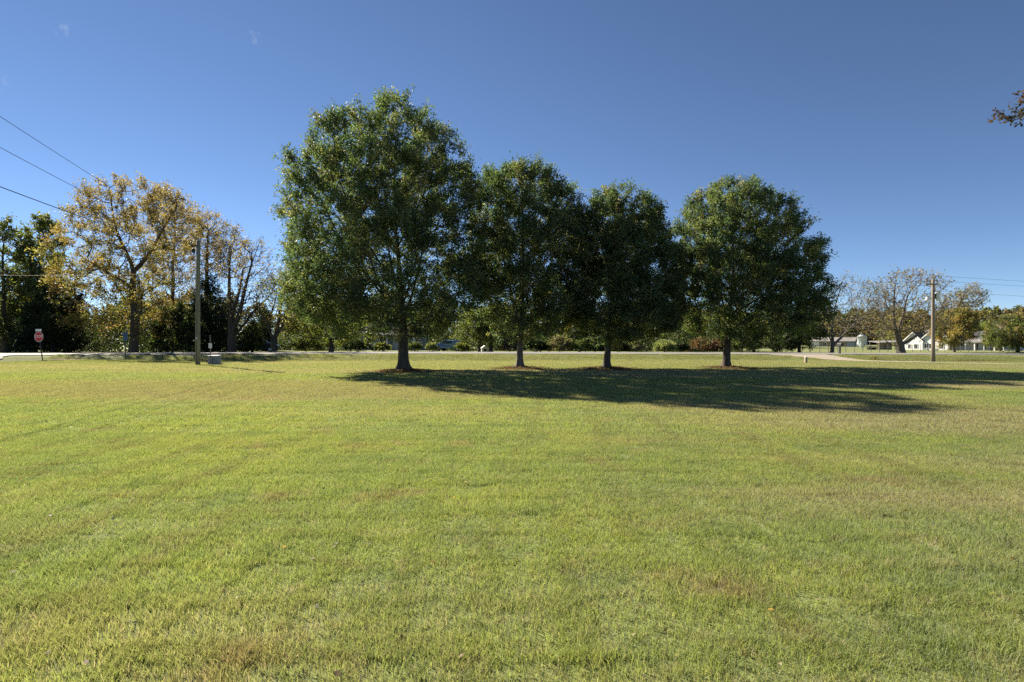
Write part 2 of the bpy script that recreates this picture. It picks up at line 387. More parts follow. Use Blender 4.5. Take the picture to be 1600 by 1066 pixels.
# ------------------------------------------------------------------ grass: instanced patches of blades
rng = np.random.default_rng(7)
def blade_patch(name, n, size, h, w):
    r = np.random.default_rng(abs(hash(name)) % 1000 if False else sum(map(ord, name)))
    x = r.uniform(-size/2, size/2, n); y = r.uniform(-size/2, size/2, n)
    # clumping
    cx = r.uniform(-size/2, size/2, n // 9 + 1); cyy = r.uniform(-size/2, size/2, n // 9 + 1); k = r.integers(0, len(cx), n); cl = r.random(n) < 0.55
    x = np.where(cl, cx[k] + r.normal(0, size * 0.025, n), x); y = np.where(cl, cyy[k] + r.normal(0, size * 0.025, n), y)
    hh = h * r.uniform(0.45, 1.25, n); ww = w * r.uniform(0.6, 1.3, n); a = r.uniform(0, 2*np.pi, n); ln = hh * r.uniform(0.15, 1.1, n); la = r.uniform(0, 2*np.pi, n)
    dx, dy = np.cos(a) * ww / 2, np.sin(a) * ww / 2; lx, ly = np.cos(la) * ln, np.sin(la) * ln
    z0 = np.full(n, -0.012)
    v = np.stack([np.stack([x-dx, y-dy, z0], -1), np.stack([x+dx, y+dy, z0], -1),
                  np.stack([x+dx*.8+lx*.3, y+dy*.8+ly*.3, hh*.55], -1), np.stack([x-dx*.8+lx*.3, y-dy*.8+ly*.3, hh*.55], -1),
                  np.stack([x+dx*.15+lx, y+dy*.15+ly, hh], -1), np.stack([x-dx*.15+lx, y-dy*.15+ly, hh], -1)], 1).reshape(-1, 3)
    i = np.arange(n)[:, None] * 6
    f = np.concatenate([i + np.array([[0,1,2,3]]), i + np.array([[3,2,4,5]])], 0)
    me = np_mesh(name, v, f, 4)
    base = r.uniform(0.72, 1.28, n); dry = r.random(n) < 0.16
    col = np.stack([base * np.where(dry, 1.28, 1), base * np.where(dry, 1.02, 1), base * np.where(dry, 1.7, 1), np.ones(n)], -1)
    at_ = me.attributes.new("bladecol", 'FLOAT_COLOR', 'POINT'); at_.data.foreach_set("color", np.repeat(col, 6, 0).astype(np.float32).ravel())
    me.materials.append(M['blade']); return me

def grass_field(name, label, s, y0, y1, n, h, w, variants=4):
    col = bpy.data.collections.new(name + "_patches")
    for i in range(variants):
        o = bpy.data.objects.new("patch", blade_patch(f"{name}{i}", n, s * 1.25, h, w)); col.objects.link(o)
    Xm = 0.9 * y1 * 1.1 + 3
    X, Y = np.meshgrid(np.arange(-Xm, Xm, s), np.arange(y0, y1, s)); X = X.ravel(); Y = Y.ravel()
    r = np.random.default_rng(3); X = X + r.uniform(-.2, .2, len(X)) * s; Y = Y + r.uniform(-.2, .2, len(Y)) * s
    v = Y - SH * X
    keep = (np.abs(X) < 0.9 * Y * 1.08 + 2.2) & (v < 48.3)
    dp = np.array(DRIVE[:8]); dd = np.full(len(X), 99.0)
    for q in range(len(dp) - 1):
        a, bb = dp[q], dp[q+1]; t = np.clip(((X-a[0])*(bb-a)[0] + (Y-a[1])*(bb-a)[1]) / ((bb-a)**2).sum(), 0, 1)
        dd = np.minimum(dd, np.hypot(X - a[0] - t*(bb-a)[0], Y - a[1] - t*(bb-a)[1]))
    keep &= (dd > 1.4 + s*.5) | (r.random(len(X)) < 0.10)
    keep &= ~((X < -0.155*Y - 27.5) & (Y < 48) & (X < -28))
    for ox, oy in OAKS: keep &= np.hypot(X - ox, Y - oy) > 0.75
    X, Y = X[keep], Y[keep]
    Z = ground_z(X, Y); e = 0.3
    sx = (ground_z(X+e, Y) - ground_z(X-e, Y)) / (2*e); sy = (ground_z(X, Y+e) - ground_z(X, Y-e)) / (2*e)
    me = bpy.data.meshes.new(name); me.vertices.add(len(X)); me.vertices.foreach_set("co", np.stack([X, Y, Z], -1).astype(np.float32).ravel())
    rot = np.zeros((len(X), 3), np.float32); rz = r.integers(0, 4, len(X)) * (math.pi/2)
    for i in range(len(X)):
        nn = Vector((-sx[i], -sy[i], 1)).normalized()
        q = Vector((0, 0, 1)).rotation_difference(nn).to_matrix() @ Matrix.Rotation(rz[i], 3, 'Z')
        rot[i] = q.to_euler()
    a = me.attributes.new("rot", 'FLOAT_VECTOR', 'POINT'); a.data.foreach_set("vector", rot.ravel())
    a = me.attributes.new("scl", 'FLOAT_VECTOR', 'POINT'); sc = np.ones((len(X), 3), np.float32); sc[:, 2] = r.uniform(0.75, 1.25, len(X)); a.data.foreach_set("vector", sc.ravel())
    me.update()
    o = link_mesh(name, me, M['blade'])
    ng = bpy.data.node_groups.new(name, 'GeometryNodeTree')
    ng.interface.new_socket("Geometry", in_out='INPUT', socket_type='NodeSocketGeometry'); ng.interface.new_socket("Geometry", in_out='OUTPUT', socket_type='NodeSocketGeometry')
    gi = ng.nodes.new("NodeGroupInput"); go = ng.nodes.new("NodeGroupOutput")
    ip = ng.nodes.new("GeometryNodeInstanceOnPoints"); ci = ng.nodes.new("GeometryNodeCollectionInfo")
    ci.inputs["Collection"].default_value = col; ci.inputs["Separate Children"].default_value = True; ci.inputs["Reset Children"].default_value = True
    ip.inputs["Pick Instance"].default_value = True
    ra = ng.nodes.new("GeometryNodeInputNamedAttribute"); ra.data_type = 'FLOAT_VECTOR'; ra.inputs["Name"].default_value = "rot"
    sa = ng.nodes.new("GeometryNodeInputNamedAttribute"); sa.data_type = 'FLOAT_VECTOR'; sa.inputs["Name"].default_value = "scl"
    LK = ng.links.new
    LK(gi.outputs[0], ip.inputs["Points"]); LK(ci.outputs[0], ip.inputs["Instance"])
    LK(ra.outputs["Attribute"], ip.inputs["Rotation"]); LK(sa.outputs["Attribute"], ip.inputs["Scale"]); LK(ip.outputs[0], go.inputs[0])
    o.modifiers.new("blades", 'NODES').node_group = ng
    return tag(o, label, "grass", kind="stuff")
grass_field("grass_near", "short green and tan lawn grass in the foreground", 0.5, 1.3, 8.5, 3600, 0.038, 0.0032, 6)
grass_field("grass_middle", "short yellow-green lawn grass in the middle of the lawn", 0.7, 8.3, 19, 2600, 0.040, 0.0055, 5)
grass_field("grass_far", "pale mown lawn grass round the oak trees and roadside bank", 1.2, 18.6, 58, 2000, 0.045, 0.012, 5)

# ------------------------------------------------------------------ trees
def envelope(rows):
    """rows: (z, left, right) -> sampler of the crown's centre offset and radius at height z"""
    rows = sorted(rows); z = np.array([r[0] for r in rows]); l = np.array([r[1] for r in rows]); rr = np.array([r[2] for r in rows])
    return z, l, rr

def sample_env(env, n, rng, seed, shell=0.5, lump=0.22, thr=-0.28, freq=0.45, depth=1.0):
    z, l, r = env; out = []
    w = (np.maximum(l + r, 0.05)) ** 1.5
    zz = np.linspace(z[0], z[-1], 200); ww = np.interp(zz, z, w); cdf = np.cumsum(ww); cdf /= cdf[-1]
    tries = 0
    while len(out) < n and tries < n * 12:
        tries += 1
        h = float(np.interp(rng.random(), cdf, zz)); L_ = np.interp(h, z, l); R_ = np.interp(h, z, r)
        rad = (L_ + R_) / 2; cx = (R_ - L_) / 2; a = rng.random() * 2 * math.pi
        f = rng.random() ** shell
        q = Vector((math.cos(a), math.sin(a), h * 0.35)) * 1.7 + Vector((seed * 7.3, seed * 3.1, seed))
        f *= 1 + lump * mnoise.noise(q)
        x = cx + math.cos(a) * rad * f; y = math.sin(a) * rad * f * depth
        if mnoise.noise(Vector((x, y, h)) * freq + Vector((seed, seed * 2.7, 0))) < thr: continue
        out.append((x, y, h))
    return np.array(out)

def grow(seeds, targets, seg, bf, zmin, lift=0.35):
    cap = 60000
    P = np.zeros((cap, 3)); D = np.zeros((cap, 3)); par = np.full(cap, -1, int); pl = np.zeros(cap); ok = np.zeros(cap, bool); n = 0
    for pts, root in seeds:                    # root: index into nodes to start from, or -1
        prev = root
        if root == -2: prev = int(np.argmin(((P[:n] - np.array(pts[0])) ** 2).sum(1))); pts = pts[1:]
        pp = [Vector(P[prev])] + [Vector(p) for p in pts] if prev >= 0 else [Vector(p) for p in pts]
        dense = []
        for i in range(len(pp) - 1):
            p0, p1, p2, p3 = pp[max(i-1,0)], pp[i], pp[i+1], pp[min(i+2,len(pp)-1)]
            k = max(2, int((p2 - p1).length / seg))
            for t in np.arange(k) / k:
                dense.append(0.5 * ((2*p1) + (p2-p0)*t + (2*p0-5*p1+4*p2-p3)*t*t + (3*p1-p0-3*p2+p3)*t**3))
        dense.append(pp[-1])
        if prev >= 0: dense = dense[1:]
        for q in dense:
            P[n] = q; par[n] = prev
            if prev >= 0:
                d = P[n] - P[prev]; ln = np.linalg.norm(d) + 1e-9; D[n] = d / ln; pl[n] = pl[prev] + ln
            else: D[n] = (0, 0, 1)
            ok[n] = P[n, 2] > zmin; prev = n; n += 1
    T = np.asarray(targets)
    dist = np.min(np.linalg.norm(T[:, None, :] - P[None, :n, :], axis=2), axis=1); T = T[np.argsort(dist)]
    for t in T:
        d = np.linalg.norm(P[:n] - t, axis=1)
        cost = d + bf * pl[:n] + lift * np.maximum(0, P[:n, 2] - t[2]); cost[~ok[:n]] = 1e9
        i = int(np.argmin(cost)); dd = d[i]
        if dd < seg * 0.35 or n > cap - 60: continue
        k = max(1, int(round(dd / seg))); u = (t - P[i]) / dd
        c1 = P[i] + (D[i] * 0.45 + u * 0.55) * dd * 0.45 + np.array([0, 0, 0.05 * dd])
        prev = i
        for j in range(1, k + 1):
            s = j / k; q = (1-s)**2 * P[i] + 2*s*(1-s) * c1 + s*s * t
            P[n] = q; par[n] = prev; e = q - P[prev]; ln = np.linalg.norm(e) + 1e-9; D[n] = e / ln; pl[n] = pl[prev] + ln; ok[n] = True
            prev = n; n += 1
    return P[:n].copy(), par[:n].copy(), D[:n].copy()

def skeleton_mesh(name, P, par, rbase, rtip, flare=1.5, extra=None, min_r=0.0):
    n = len(P); cnt = np.zeros(n); kids = [[] for _ in range(n)]
    for i in range(n):
        if par[i] >= 0: kids[par[i]].append(i)
    for i in range(n - 1, -1, -1):
        if not kids[i]: cnt[i] = 1
        if par[i] >= 0: cnt[par[i]] += cnt[i]
    p = max(1.2, math.log(max(cnt[0], 3)) / math.log(rbase / rtip))
    R = rtip * cnt ** (1 / p)
    for i in range(n):                         # limbs taper gradually along their main run
        if kids[i] and R[i] > 0.028:
            k = max(kids[i], key=lambda q: cnt[q]); R[k] = max(R[k], R[i] * 0.84)
    zb = P[0, 2]; hh = P[:, 2] - zb; near = np.hypot(P[:, 0] - P[0, 0], P[:, 1] - P[0, 1]) < rbase * 3
    mb_v = []; mb_f = []; nv_ = 0
    starts = [(0, -1)]
    while starts:
        i, pr = starts.pop()
        chain = [pr] if pr >= 0 else []
        first = True
        while True:
            chain.append(i)
            if not kids[i]: break
            ks = sorted(kids[i], key=lambda k: -cnt[k])
            for k in ks[1:]: starts.append((k, i))
            i = ks[0]
        if len(chain) < 2: continue
        pts = P[chain]; rr = R[chain].copy()
        if pr >= 0: rr[0] = min(rr[0], rr[1] * 1.25)
        if rr.max() < min_r: continue
        if pr < 0:                             # finer rings at the foot, widening into the roots
            h0 = pts[:, 2] - pts[0, 2]; k0 = int(np.searchsorted(h0, 1.4))
            if 1 < k0 < len(h0):
                hs = np.array([-0.12, 0.0, 0.05, 0.11, 0.18, 0.27, 0.38, 0.52, 0.7, 0.95, 1.2]); hs = hs[hs < h0[k0] - 0.05]
                q = np.stack([np.interp(hs, h0[:k0+1], pts[:k0+1, c]) for c in (0, 1)] + [pts[0, 2] + hs], -1)
                rr = np.concatenate([np.interp(hs, h0[:k0+1], rr[:k0+1]), rr[k0:]]); pts = np.concatenate([q, pts[k0:]]); chain = list(range(len(pts)))
            h0 = np.maximum(pts[:, 2] - P[0, 2], 0); rr = rr * (1 + (flare - 1) * (0.72 * np.exp(-h0 / 0.16) + 0.28 * np.exp(-h0 / 0.6)))
        ns = 10 if rr[0] > 0.1 else (6 if rr[0] > 0.035 else 4)
        if rr[0] < 0.012: ns = 3
        tg = np.gradient(pts, axis=0); tg /= np.linalg.norm(tg, axis=1)[:, None] + 1e-9
        ref = np.array([0.0, 0, 1]) if abs(tg[0, 2]) < 0.9 else np.array([1.0, 0, 0])
        a = np.cross(tg, ref); a /= np.linalg.norm(a, axis=1)[:, None] + 1e-9; bq = np.cross(tg, a)
        th = np.arange(ns) * 2 * np.pi / ns
        ring = pts[:, None, :] + rr[:, None, None] * (a[:, None, :] * np.cos(th)[None, :, None] + bq[:, None, :] * np.sin(th)[None, :, None])
        if pr < 0 and ns == 10:                # buttressed foot
            h0 = np.maximum(pts[:, 2] - P[0, 2], 0); bt = 1 + 0.22 * np.exp(-h0 / 0.35)[:, None] * np.cos(th * 5 / 1 + 0.7)[None, :]
            ring = pts[:, None, :] + (ring - pts[:, None, :]) * bt[:, :, None]
        m_ = len(chain); mb_v.append(ring.reshape(-1, 3))
        ii = np.arange(m_)[:-1, None] * ns + np.arange(ns)[None, :]; jj = np.arange(m_)[:-1, None] * ns + (np.arange(ns)[None, :] + 1) % ns
        mb_f.append(np.stack([ii, jj, jj + ns, ii + ns], -1).reshape(-1, 4) + nv_); nv_ += m_ * ns
    if extra is not None: 
        mb_v.append(extra[0]); mb_f.append(extra[1] + nv_)
    return np_mesh(name, np.concatenate(mb_v), np.concatenate(mb_f), 4, True), cnt

def leaf_cloud(name, pos, ldir, size, width, col, rng, up=0.35):
    n = len(pos)
    ldir = ldir / (np.linalg.norm(ldir, axis=1)[:, None] + 1e-9)
    nr = rng.normal(0, 1, (n, 3)); nr[:, 2] += up * 2
    s = np.cross(ldir, nr); s /= np.linalg.norm(s, axis=1)[:, None] + 1e-9
    nrm = np.cross(s, ldir)
    Ls = size[:, None]; W = width[:, None]
    v = np.stack([pos, pos + ldir * Ls * 0.5 + s * W * 0.5 + nrm * Ls * 0.06, pos + ldir * Ls - nrm * Ls * 0.08, pos + ldir * Ls * 0.5 - s * W * 0.5 + nrm * Ls * 0.06], 1).reshape(-1, 3)
    f = np.arange(n * 4).reshape(n, 4)
    me = np_mesh(name, v, f, 4)
    a = me.attributes.new("leafcol", 'FLOAT_COLOR', 'POINT')
    cc = np.concatenate([np.clip(col, 0.002, 1), np.ones((n, 1))], 1)
    a.data.foreach_set("color", np.repeat(cc, 4, 0).astype(np.float32).ravel())
    return me

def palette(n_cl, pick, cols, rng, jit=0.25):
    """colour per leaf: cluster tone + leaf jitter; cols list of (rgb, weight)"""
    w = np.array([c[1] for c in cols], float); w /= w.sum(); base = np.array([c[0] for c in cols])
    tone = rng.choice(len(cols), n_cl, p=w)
    cl = base[tone] * rng.uniform(0.6, 1.45, (n_cl, 1))  # wide brightness range per cluster puts lit and dark boughs into the colour
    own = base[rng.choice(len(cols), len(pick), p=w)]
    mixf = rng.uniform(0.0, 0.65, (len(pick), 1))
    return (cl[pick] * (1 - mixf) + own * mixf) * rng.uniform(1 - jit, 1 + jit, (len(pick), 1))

def foliage(P, par, D, cnt, nleaf, rng, shoots=5, slen=0.55, lsize=0.12, lwid=0.05, cols=None, maxcnt=2, jitter=0.07, centre=None, upw=0.45, colfn=None, jit=0.25, thin=None):
    tips = np.where(cnt <= maxcnt)[0]; tips = tips[P[tips, 2] > P[0, 2] + 0.4]
    if thin is not None: tips = tips[rng.random(len(tips)) < thin]
    k = len(tips) * shoots; src = np.repeat(tips, shoots)
    if centre is None: centre = np.array([P[0, 0], P[0, 1], P[:, 2].mean()])
    outw = P[src] - centre; outw /= np.linalg.norm(outw, axis=1)[:, None] + 1e-9
    sd = rng.normal(0, 0.62, (k, 3)) + outw * 0.55 + D[src] * 0.4; sd[:, 2] += upw
    sd /= np.linalg.norm(sd, axis=1)[:, None]
    sl = slen * rng.uniform(0.35, 1.25, k)
    pick = rng.integers(0, k, nleaf); t = rng.random(nleaf) ** 0.7
    pos = P[src[pick]] + sd[pick] * (sl[pick] * t)[:, None] + rng.normal(0, jitter, (nleaf, 3))
    ld = sd[pick] * 0.7 + rng.normal(0, 0.75, (nleaf, 3)); ld[:, 2] -= 0.15
    size = lsize * rng.uniform(0.6, 1.35, nleaf); wid = lwid * rng.uniform(0.6, 1.35, nleaf)
    ctone = rng.permutation(len(P))
    cp = np.searchsorted(tips, src[pick])
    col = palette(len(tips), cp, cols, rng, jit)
    if colfn is not None: col = colfn(pos, col)
    # shoots as thin strips
    a = np.cross(sd, rng.normal(0, 1, (k, 3))); a /= np.linalg.norm(a, axis=1)[:, None] + 1e-9
    e = P[src] + sd * sl[:, None]; w = 0.004 + 0.006 * slen
    tv = np.stack([P[src] - a * w, P[src] + a * w, e + a * w * .25, e - a * w * .25], 1).reshape(-1, 3)
    tf = np.arange(k * 4).reshape(k, 4)
    return (pos, ld, size, wid, col), (tv, tf)

GREEN_OAK = [((0.064, 0.100, 0.052), 5), ((0.094, 0.124, 0.056), 4), ((0.150, 0.156, 0.068), 3), ((0.210, 0.185, 0.090), 1.4), ((0.050, 0.085, 0.060), 2)]

def make_tree(name, label, group, px, Y, rows, rbase, nt_, nleaf, cols, seed, base=None, leaders=None, rtip=0.008, seg=0.35, bf=0.25, zmin=None, lsize=0.12, lwid=0.05, shoots=5, slen=0.5,
              shell=0.5, thr=-0.28, lump=0.22, bark='bark', flare=1.5, maxcnt=2, cat="tree", colfn=None, upw=0.45, jit=0.25, depth=1.0, lean=0.0, thin=None, lift=0.35, freq=0.45, limbs=0):
    """rows are (py, pxleft, pxright) read off the photograph at distance Y, turned into metres round the trunk foot"""
    rg = np.random.default_rng(seed); rnd = random.Random(seed)
    o = foot(px, Y); k = Y / F
    env = envelope([(CAMZ - (py - 533) * k - o.z, (px - l) * k, (r - px) * k) for py, l, r in rows])
    ez, el, er = env; zm = 0.5 * (ez[0] + ez[-1])      # shoots reach past the last twig: keep the leafy outline where it belongs
    ez = ez - 0.62 * slen * np.clip((ez - zm) / (ez[-1] - zm), 0, 1) + 0.25 * slen * np.clip((zm - ez) / (zm - ez[0]), 0, 1)
    sh = 0.40 * slen * np.clip((el + er) / 2.0, 0, 1)
    env = (ez, el - sh, er - sh)
    top = env[0][-1]; bot = env[0][0]
    if zmin is None: zmin = max(0.25 * bot, 0.5)
    T = sample_env(env, nt_, rg, seed * 1.37, shell, lump, thr, freq, depth)
    if leaders is None:
        cxs = [np.interp(z, env[0], (env[2] - env[1]) / 2) for z in np.linspace(0, top * 0.86, 7)]
        pts = [(0, 0, 0)] + [(cxs[i] * 0.55 * (i / 6) + lean * i / 6 + rnd.uniform(-.04, .04) * top / 10, rnd.uniform(-.04, .04) * top / 10, top * 0.86 * i / 6) for i in range(1, 7)]
        seeds = [(pts, -1)]
        for j in range(limbs):                 # main limbs fan up and out from the trunk
            u = (j + 0.5) / limbs; h0 = zmin + 0.1 + u * (0.50 * top - zmin); a = j * 2.399 + seed
            h1 = h0 + (top - h0) * (0.30 + 0.30 * rnd.random() + 0.15 * u)
            r1 = np.interp(h1, env[0], (env[1] + env[2]) / 2) * rnd.uniform(0.62, 0.80); c1 = np.interp(h1, env[0], (env[2] - env[1]) / 2)
            qx, qy = c1 + math.cos(a) * r1, math.sin(a) * r1 * depth
            bx_ = np.interp(h0, [p[2] for p in pts], [p[0] for p in pts])
            seeds.append(([(bx_, 0, h0), (bx_ + (qx - bx_) * 0.34, qy * 0.34, h0 + (h1 - h0) * 0.26), (bx_ + (qx - bx_) * 0.72, qy * 0.72, h0 + (h1 - h0) * 0.62), (qx, qy, h1)], -2))
    else:
        seeds = []
        for j, ld in enumerate(leaders):
            seeds.append(([((x - px) * k, dy, CAMZ - (y - 533) * k - o.z) for x, y, dy in ld], -1 if j == 0 else -2))
            if j == 0: seeds[0][0][0] = (0, 0, 0)
    P, par, D = grow(seeds, T, seg, bf, zmin, lift)
    e = empty(name, o, 0, label, cat, group)
    n = len(P); cnt = np.ones(n); has = np.zeros(n, bool); has[par[par >= 0]] = True
    cnt = np.where(has, 0, 1).astype(float)
    for i in range(n - 1, 0, -1):
        if par[i] >= 0: cnt[par[i]] += cnt[i]
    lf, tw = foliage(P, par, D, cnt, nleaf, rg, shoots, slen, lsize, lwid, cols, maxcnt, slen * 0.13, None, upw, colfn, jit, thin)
    me, _ = skeleton_mesh("trunk", P, par, rbase, rtip, flare, tw)
    P0 = me
    link_mesh("trunk", me, M[bark], e)
    if nleaf > 0:
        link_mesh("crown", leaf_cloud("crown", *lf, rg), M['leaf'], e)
    return e

# the four oaks in a row
OAKG = "oaks in a row on the lawn"
make_tree("oak_tree", "tallest and widest of the four green oaks, standing nearest the utility pole", OAKG, 630, 26.0,
    [(147, 612, 645), (160, 585, 668), (185, 540, 702), (222, 482, 728), (262, 458, 742), (330, 448, 750), (400, 440, 762), (450, 440, 765), (500, 470, 752), (520, 515, 735), (532, 560, 700)],
    0.215, 1500, 190000, GREEN_OAK, 11, rtip=0.007, lsize=0.125, lwid=0.055, thr=-0.32, lump=0.14, shell=0.42, freq=0.55, limbs=13, upw=0.75, shoots=6, slen=0.60, zmin=1.4, flare=2.0)
make_tree("oak_tree", "second oak in the row, round dark crown touching the tallest oak", OAKG, 812, 28.3,
    [(257, 775, 845), (268, 752, 872), (290, 738, 896), (330, 732, 918), (400, 728, 930), (450, 730, 925), (500, 738, 910), (522, 765, 880), (535, 790, 850)],
    0.145, 1050, 122000, GREEN_OAK, 29, rtip=0.007, lsize=0.125, lwid=0.055, thr=-0.32, lump=0.14, shell=0.42, freq=0.55, limbs=13, upw=0.75, shoots=6, slen=0.58, zmin=1.5, flare=1.9, bark='bark_pale')
make_tree("oak_tree", "third oak in the row, slim pointed crown over a dark thin trunk", OAKG, 948, 28.3,
    [(283, 945, 980), (300, 922, 1010), (330, 905, 1037), (400, 885, 1060), (450, 880, 1070), (500, 878, 1068), (522, 900, 1050), (536, 930, 1010)],
    0.145, 1050, 120000, GREEN_OAK, 37, rtip=0.007, lsize=0.125, lwid=0.055, thr=-0.32, lump=0.14, shell=0.42, freq=0.55, limbs=13, upw=0.75, shoots=6, slen=0.58, zmin=1.5, flare=1.9)
make_tree("oak_tree", "broad dome-shaped oak at the far end of the row, beside the white stake", OAKG, 1135, 29.5,
    [(281, 1115, 1160), (292, 1090, 1195), (315, 1068, 1225), (345, 1055, 1248), (385, 1046, 1268), (430, 1042, 1288), (465, 1040, 1300), (500, 1046, 1285), (524, 1070, 1250), (538, 1100, 1200)],
    0.17, 1250, 150000, GREEN_OAK, 41, rtip=0.007, lsize=0.125, lwid=0.055, thr=-0.32, lump=0.14, shell=0.42, freq=0.55, limbs=13, upw=0.75, shoots=6, slen=0.56, zmin=1.4, flare=1.95)

# ------------------------------------------------------------------ trees across the road, left
GOLD = [((0.26, 0.185, 0.060), 4), ((0.19, 0.165, 0.055), 3), ((0.13, 0.130, 0.05), 3), ((0.25, 0.150, 0.075), 2.5)]
RUST = [((0.27, 0.175, 0.10), 3), ((0.21, 0.145, 0.09), 3), ((0.20, 0.165, 0.075), 2), ((0.12, 0.11, 0.06), 1)]
OLIVE = [((0.135, 0.142, 0.047), 3), ((0.101, 0.115, 0.041), 3), ((0.176, 0.162, 0.054), 1.5)]
DARK = [((0.022, 0.034, 0.018), 4), ((0.030, 0.042, 0.020), 3), ((0.045, 0.055, 0.024), 1.5)]
CEDAR = [((0.022, 0.036, 0.026), 4), ((0.032, 0.048, 0.030), 3), ((0.05, 0.062, 0.034), 1)]
YGREEN = [((0.176, 0.189, 0.047), 3), ((0.135, 0.162, 0.041), 3), ((0.243, 0.203, 0.054), 1.5)]
MIDG = [((0.068, 0.089, 0.034), 4), ((0.095, 0.108, 0.038), 3), ((0.135, 0.135, 0.047), 1)]
GREYB = [((0.176, 0.149, 0.115), 3), ((0.216, 0.149, 0.095), 2), ((0.135, 0.135, 0.081), 2)]
RED = [((0.156, 0.068, 0.044), 3), ((0.127, 0.073, 0.049), 3), ((0.097, 0.078, 0.049), 2)]
PALEG = [((0.203, 0.216, 0.101), 3), ((0.162, 0.176, 0.081), 3), ((0.243, 0.230, 0.121), 1.5)]
WOOD = "woodland trees across the road"

def gold_fn(pos, col):          # the upper outer leaves have turned russet, lower ones are still gold
    f = np.clip((pos[:, 2] - 9.0) / 6.0, 0, 1)[:, None] * 0.7 + np.clip((pos[:, 0] + 0.5) / 6, 0, 1)[:, None] * 0.3
    f = np.clip(f, 0, 1)
    return col * (1 - f) + np.array([0.23, 0.165, 0.10]) * f * (0.6 + 0.8 * np.random.default_rng(3).random((len(col), 1)))

make_tree("maple_tree", "big golden-leaved tree with a dark forked trunk across the road", WOOD, 208, 58.0,
    [(276, 182, 212), (288, 160, 285), (312, 125, 302), (345, 108, 305), (390, 95, 290), (430, 90, 275), (470, 98, 270), (505, 112, 262), (528, 130, 245)],
    0.44, 640, 46000, GOLD, 51, leaders=[[(208, 552, 0), (209, 500, .2), (207, 450, 0), (206, 425, .2), (200, 400, 0), (188, 360, -.6), (178, 310, -.5)], [(206, 425, .2), (224, 400, .6), (245, 360, .8), (268, 320, .9)], [(207, 450, 0), (178, 425, -1.5), (150, 405, -2)], [(208, 470, 0), (240, 445, .8), (275, 440, 1.4)]],
    rtip=0.016, seg=0.7, bf=0.2, lsize=0.19, lwid=0.115, shoots=6, slen=1.0, zmin=1.6, colfn=gold_fn, thr=-0.2, flare=1.25, freq=0.3)
make_tree("gum_tree", "tall slim olive tree leaning behind the golden tree's outer branches", WOOD, 50, 68.0,
    [(330, 52, 78), (350, 44, 96), (385, 40, 98), (420, 30, 90), (460, 20, 85), (500, 20, 80)],
    0.26, 260, 11000, OLIVE, 52, rtip=0.014, seg=0.7, lsize=0.32, lwid=0.19, shoots=4, slen=1.0, lean=0.8, freq=0.3)
make_tree("pine_tree", "dusky evergreen at the picture's edge behind the stop sign", WOOD, 8, 64.0,
    [(334, 0, 20), (352, -25, 40), (390, -50, 52), (440, -70, 62), (490, -75, 66), (535, -70, 68)],
    0.35, 420, 26000, MIDG + [((0.09, 0.085, 0.05), 2)], 53, rtip=0.014, seg=0.7, lsize=0.30, lwid=0.16, shoots=5, slen=1.0, freq=0.3)
make_tree("holly_tree", "black-green holly thicket tree directly behind the stop sign", WOOD, 82, 61.0,
    [(436, 80, 112), (455, 62, 124), (485, 45, 128), (515, 35, 132), (549, 30, 132)],
    0.2, 300, 22000, DARK, 54, rtip=0.012, seg=0.6, lsize=0.24, lwid=0.13, shoots=5, slen=0.8, thr=-0.5, zmin=0.2)
make_tree("gum_tree", "brown sparsely leaved tree right behind the golden tree", WOOD, 268, 72.0,
    [(305, 255, 290), (330, 238, 318), (380, 228, 325), (430, 228, 320), (480, 235, 310)],
    0.24, 280, 11000, RUST, 55, rtip=0.018, seg=0.7, lsize=0.22, lwid=0.13, shoots=5, slen=1.1, freq=0.3, bf=0.3)
make_tree("gum_tree", "russet half-bare tree rising behind the utility pole top", WOOD, 322, 74.0,
    [(325, 312, 335), (345, 300, 352), (390, 295, 358), (440, 298, 352)],
    0.22, 200, 5000, RUST, 56, rtip=0.018, seg=0.7, lsize=0.22, lwid=0.13, shoots=5, slen=1.1, freq=0.3, bf=0.3)
make_tree("gum_tree", "thin russet tree between the utility pole and the black bare tree", WOOD, 356, 76.0,
    [(343, 345, 365), (360, 332, 385), (400, 328, 392), (440, 335, 385)],
    0.2, 160, 1500, RUST, 57, rtip=0.018, seg=0.7, lsize=0.28, lwid=0.16, shoots=4, slen=1.1, freq=0.3, bf=0.3)
make_tree("cedar_tree", "dark blue-green cedar standing behind the utility pole", WOOD, 324, 66.0,
    [(428, 318, 332), (450, 306, 344), (490, 297, 352), (525, 292, 356), (549, 290, 358)],
    0.2, 300, 20000, CEDAR, 58, rtip=0.012, seg=0.6, lsize=0.24, lwid=0.09, shoots=6, slen=0.8, thr=-0.5, zmin=0.2, upw=0.2)
make_tree("holly_bush", "round green holly bush between the golden tree and the utility pole", WOOD, 270, 61.0,
    [(474, 262, 285), (490, 250, 298), (515, 240, 304), (549, 238, 302)],
    0.12, 220, 13000, MIDG + DARK, 59, rtip=0.012, seg=0.5, lsize=0.22, lwid=0.12, shoots=5, slen=0.6, thr=-0.5, zmin=0.15, cat="bush")
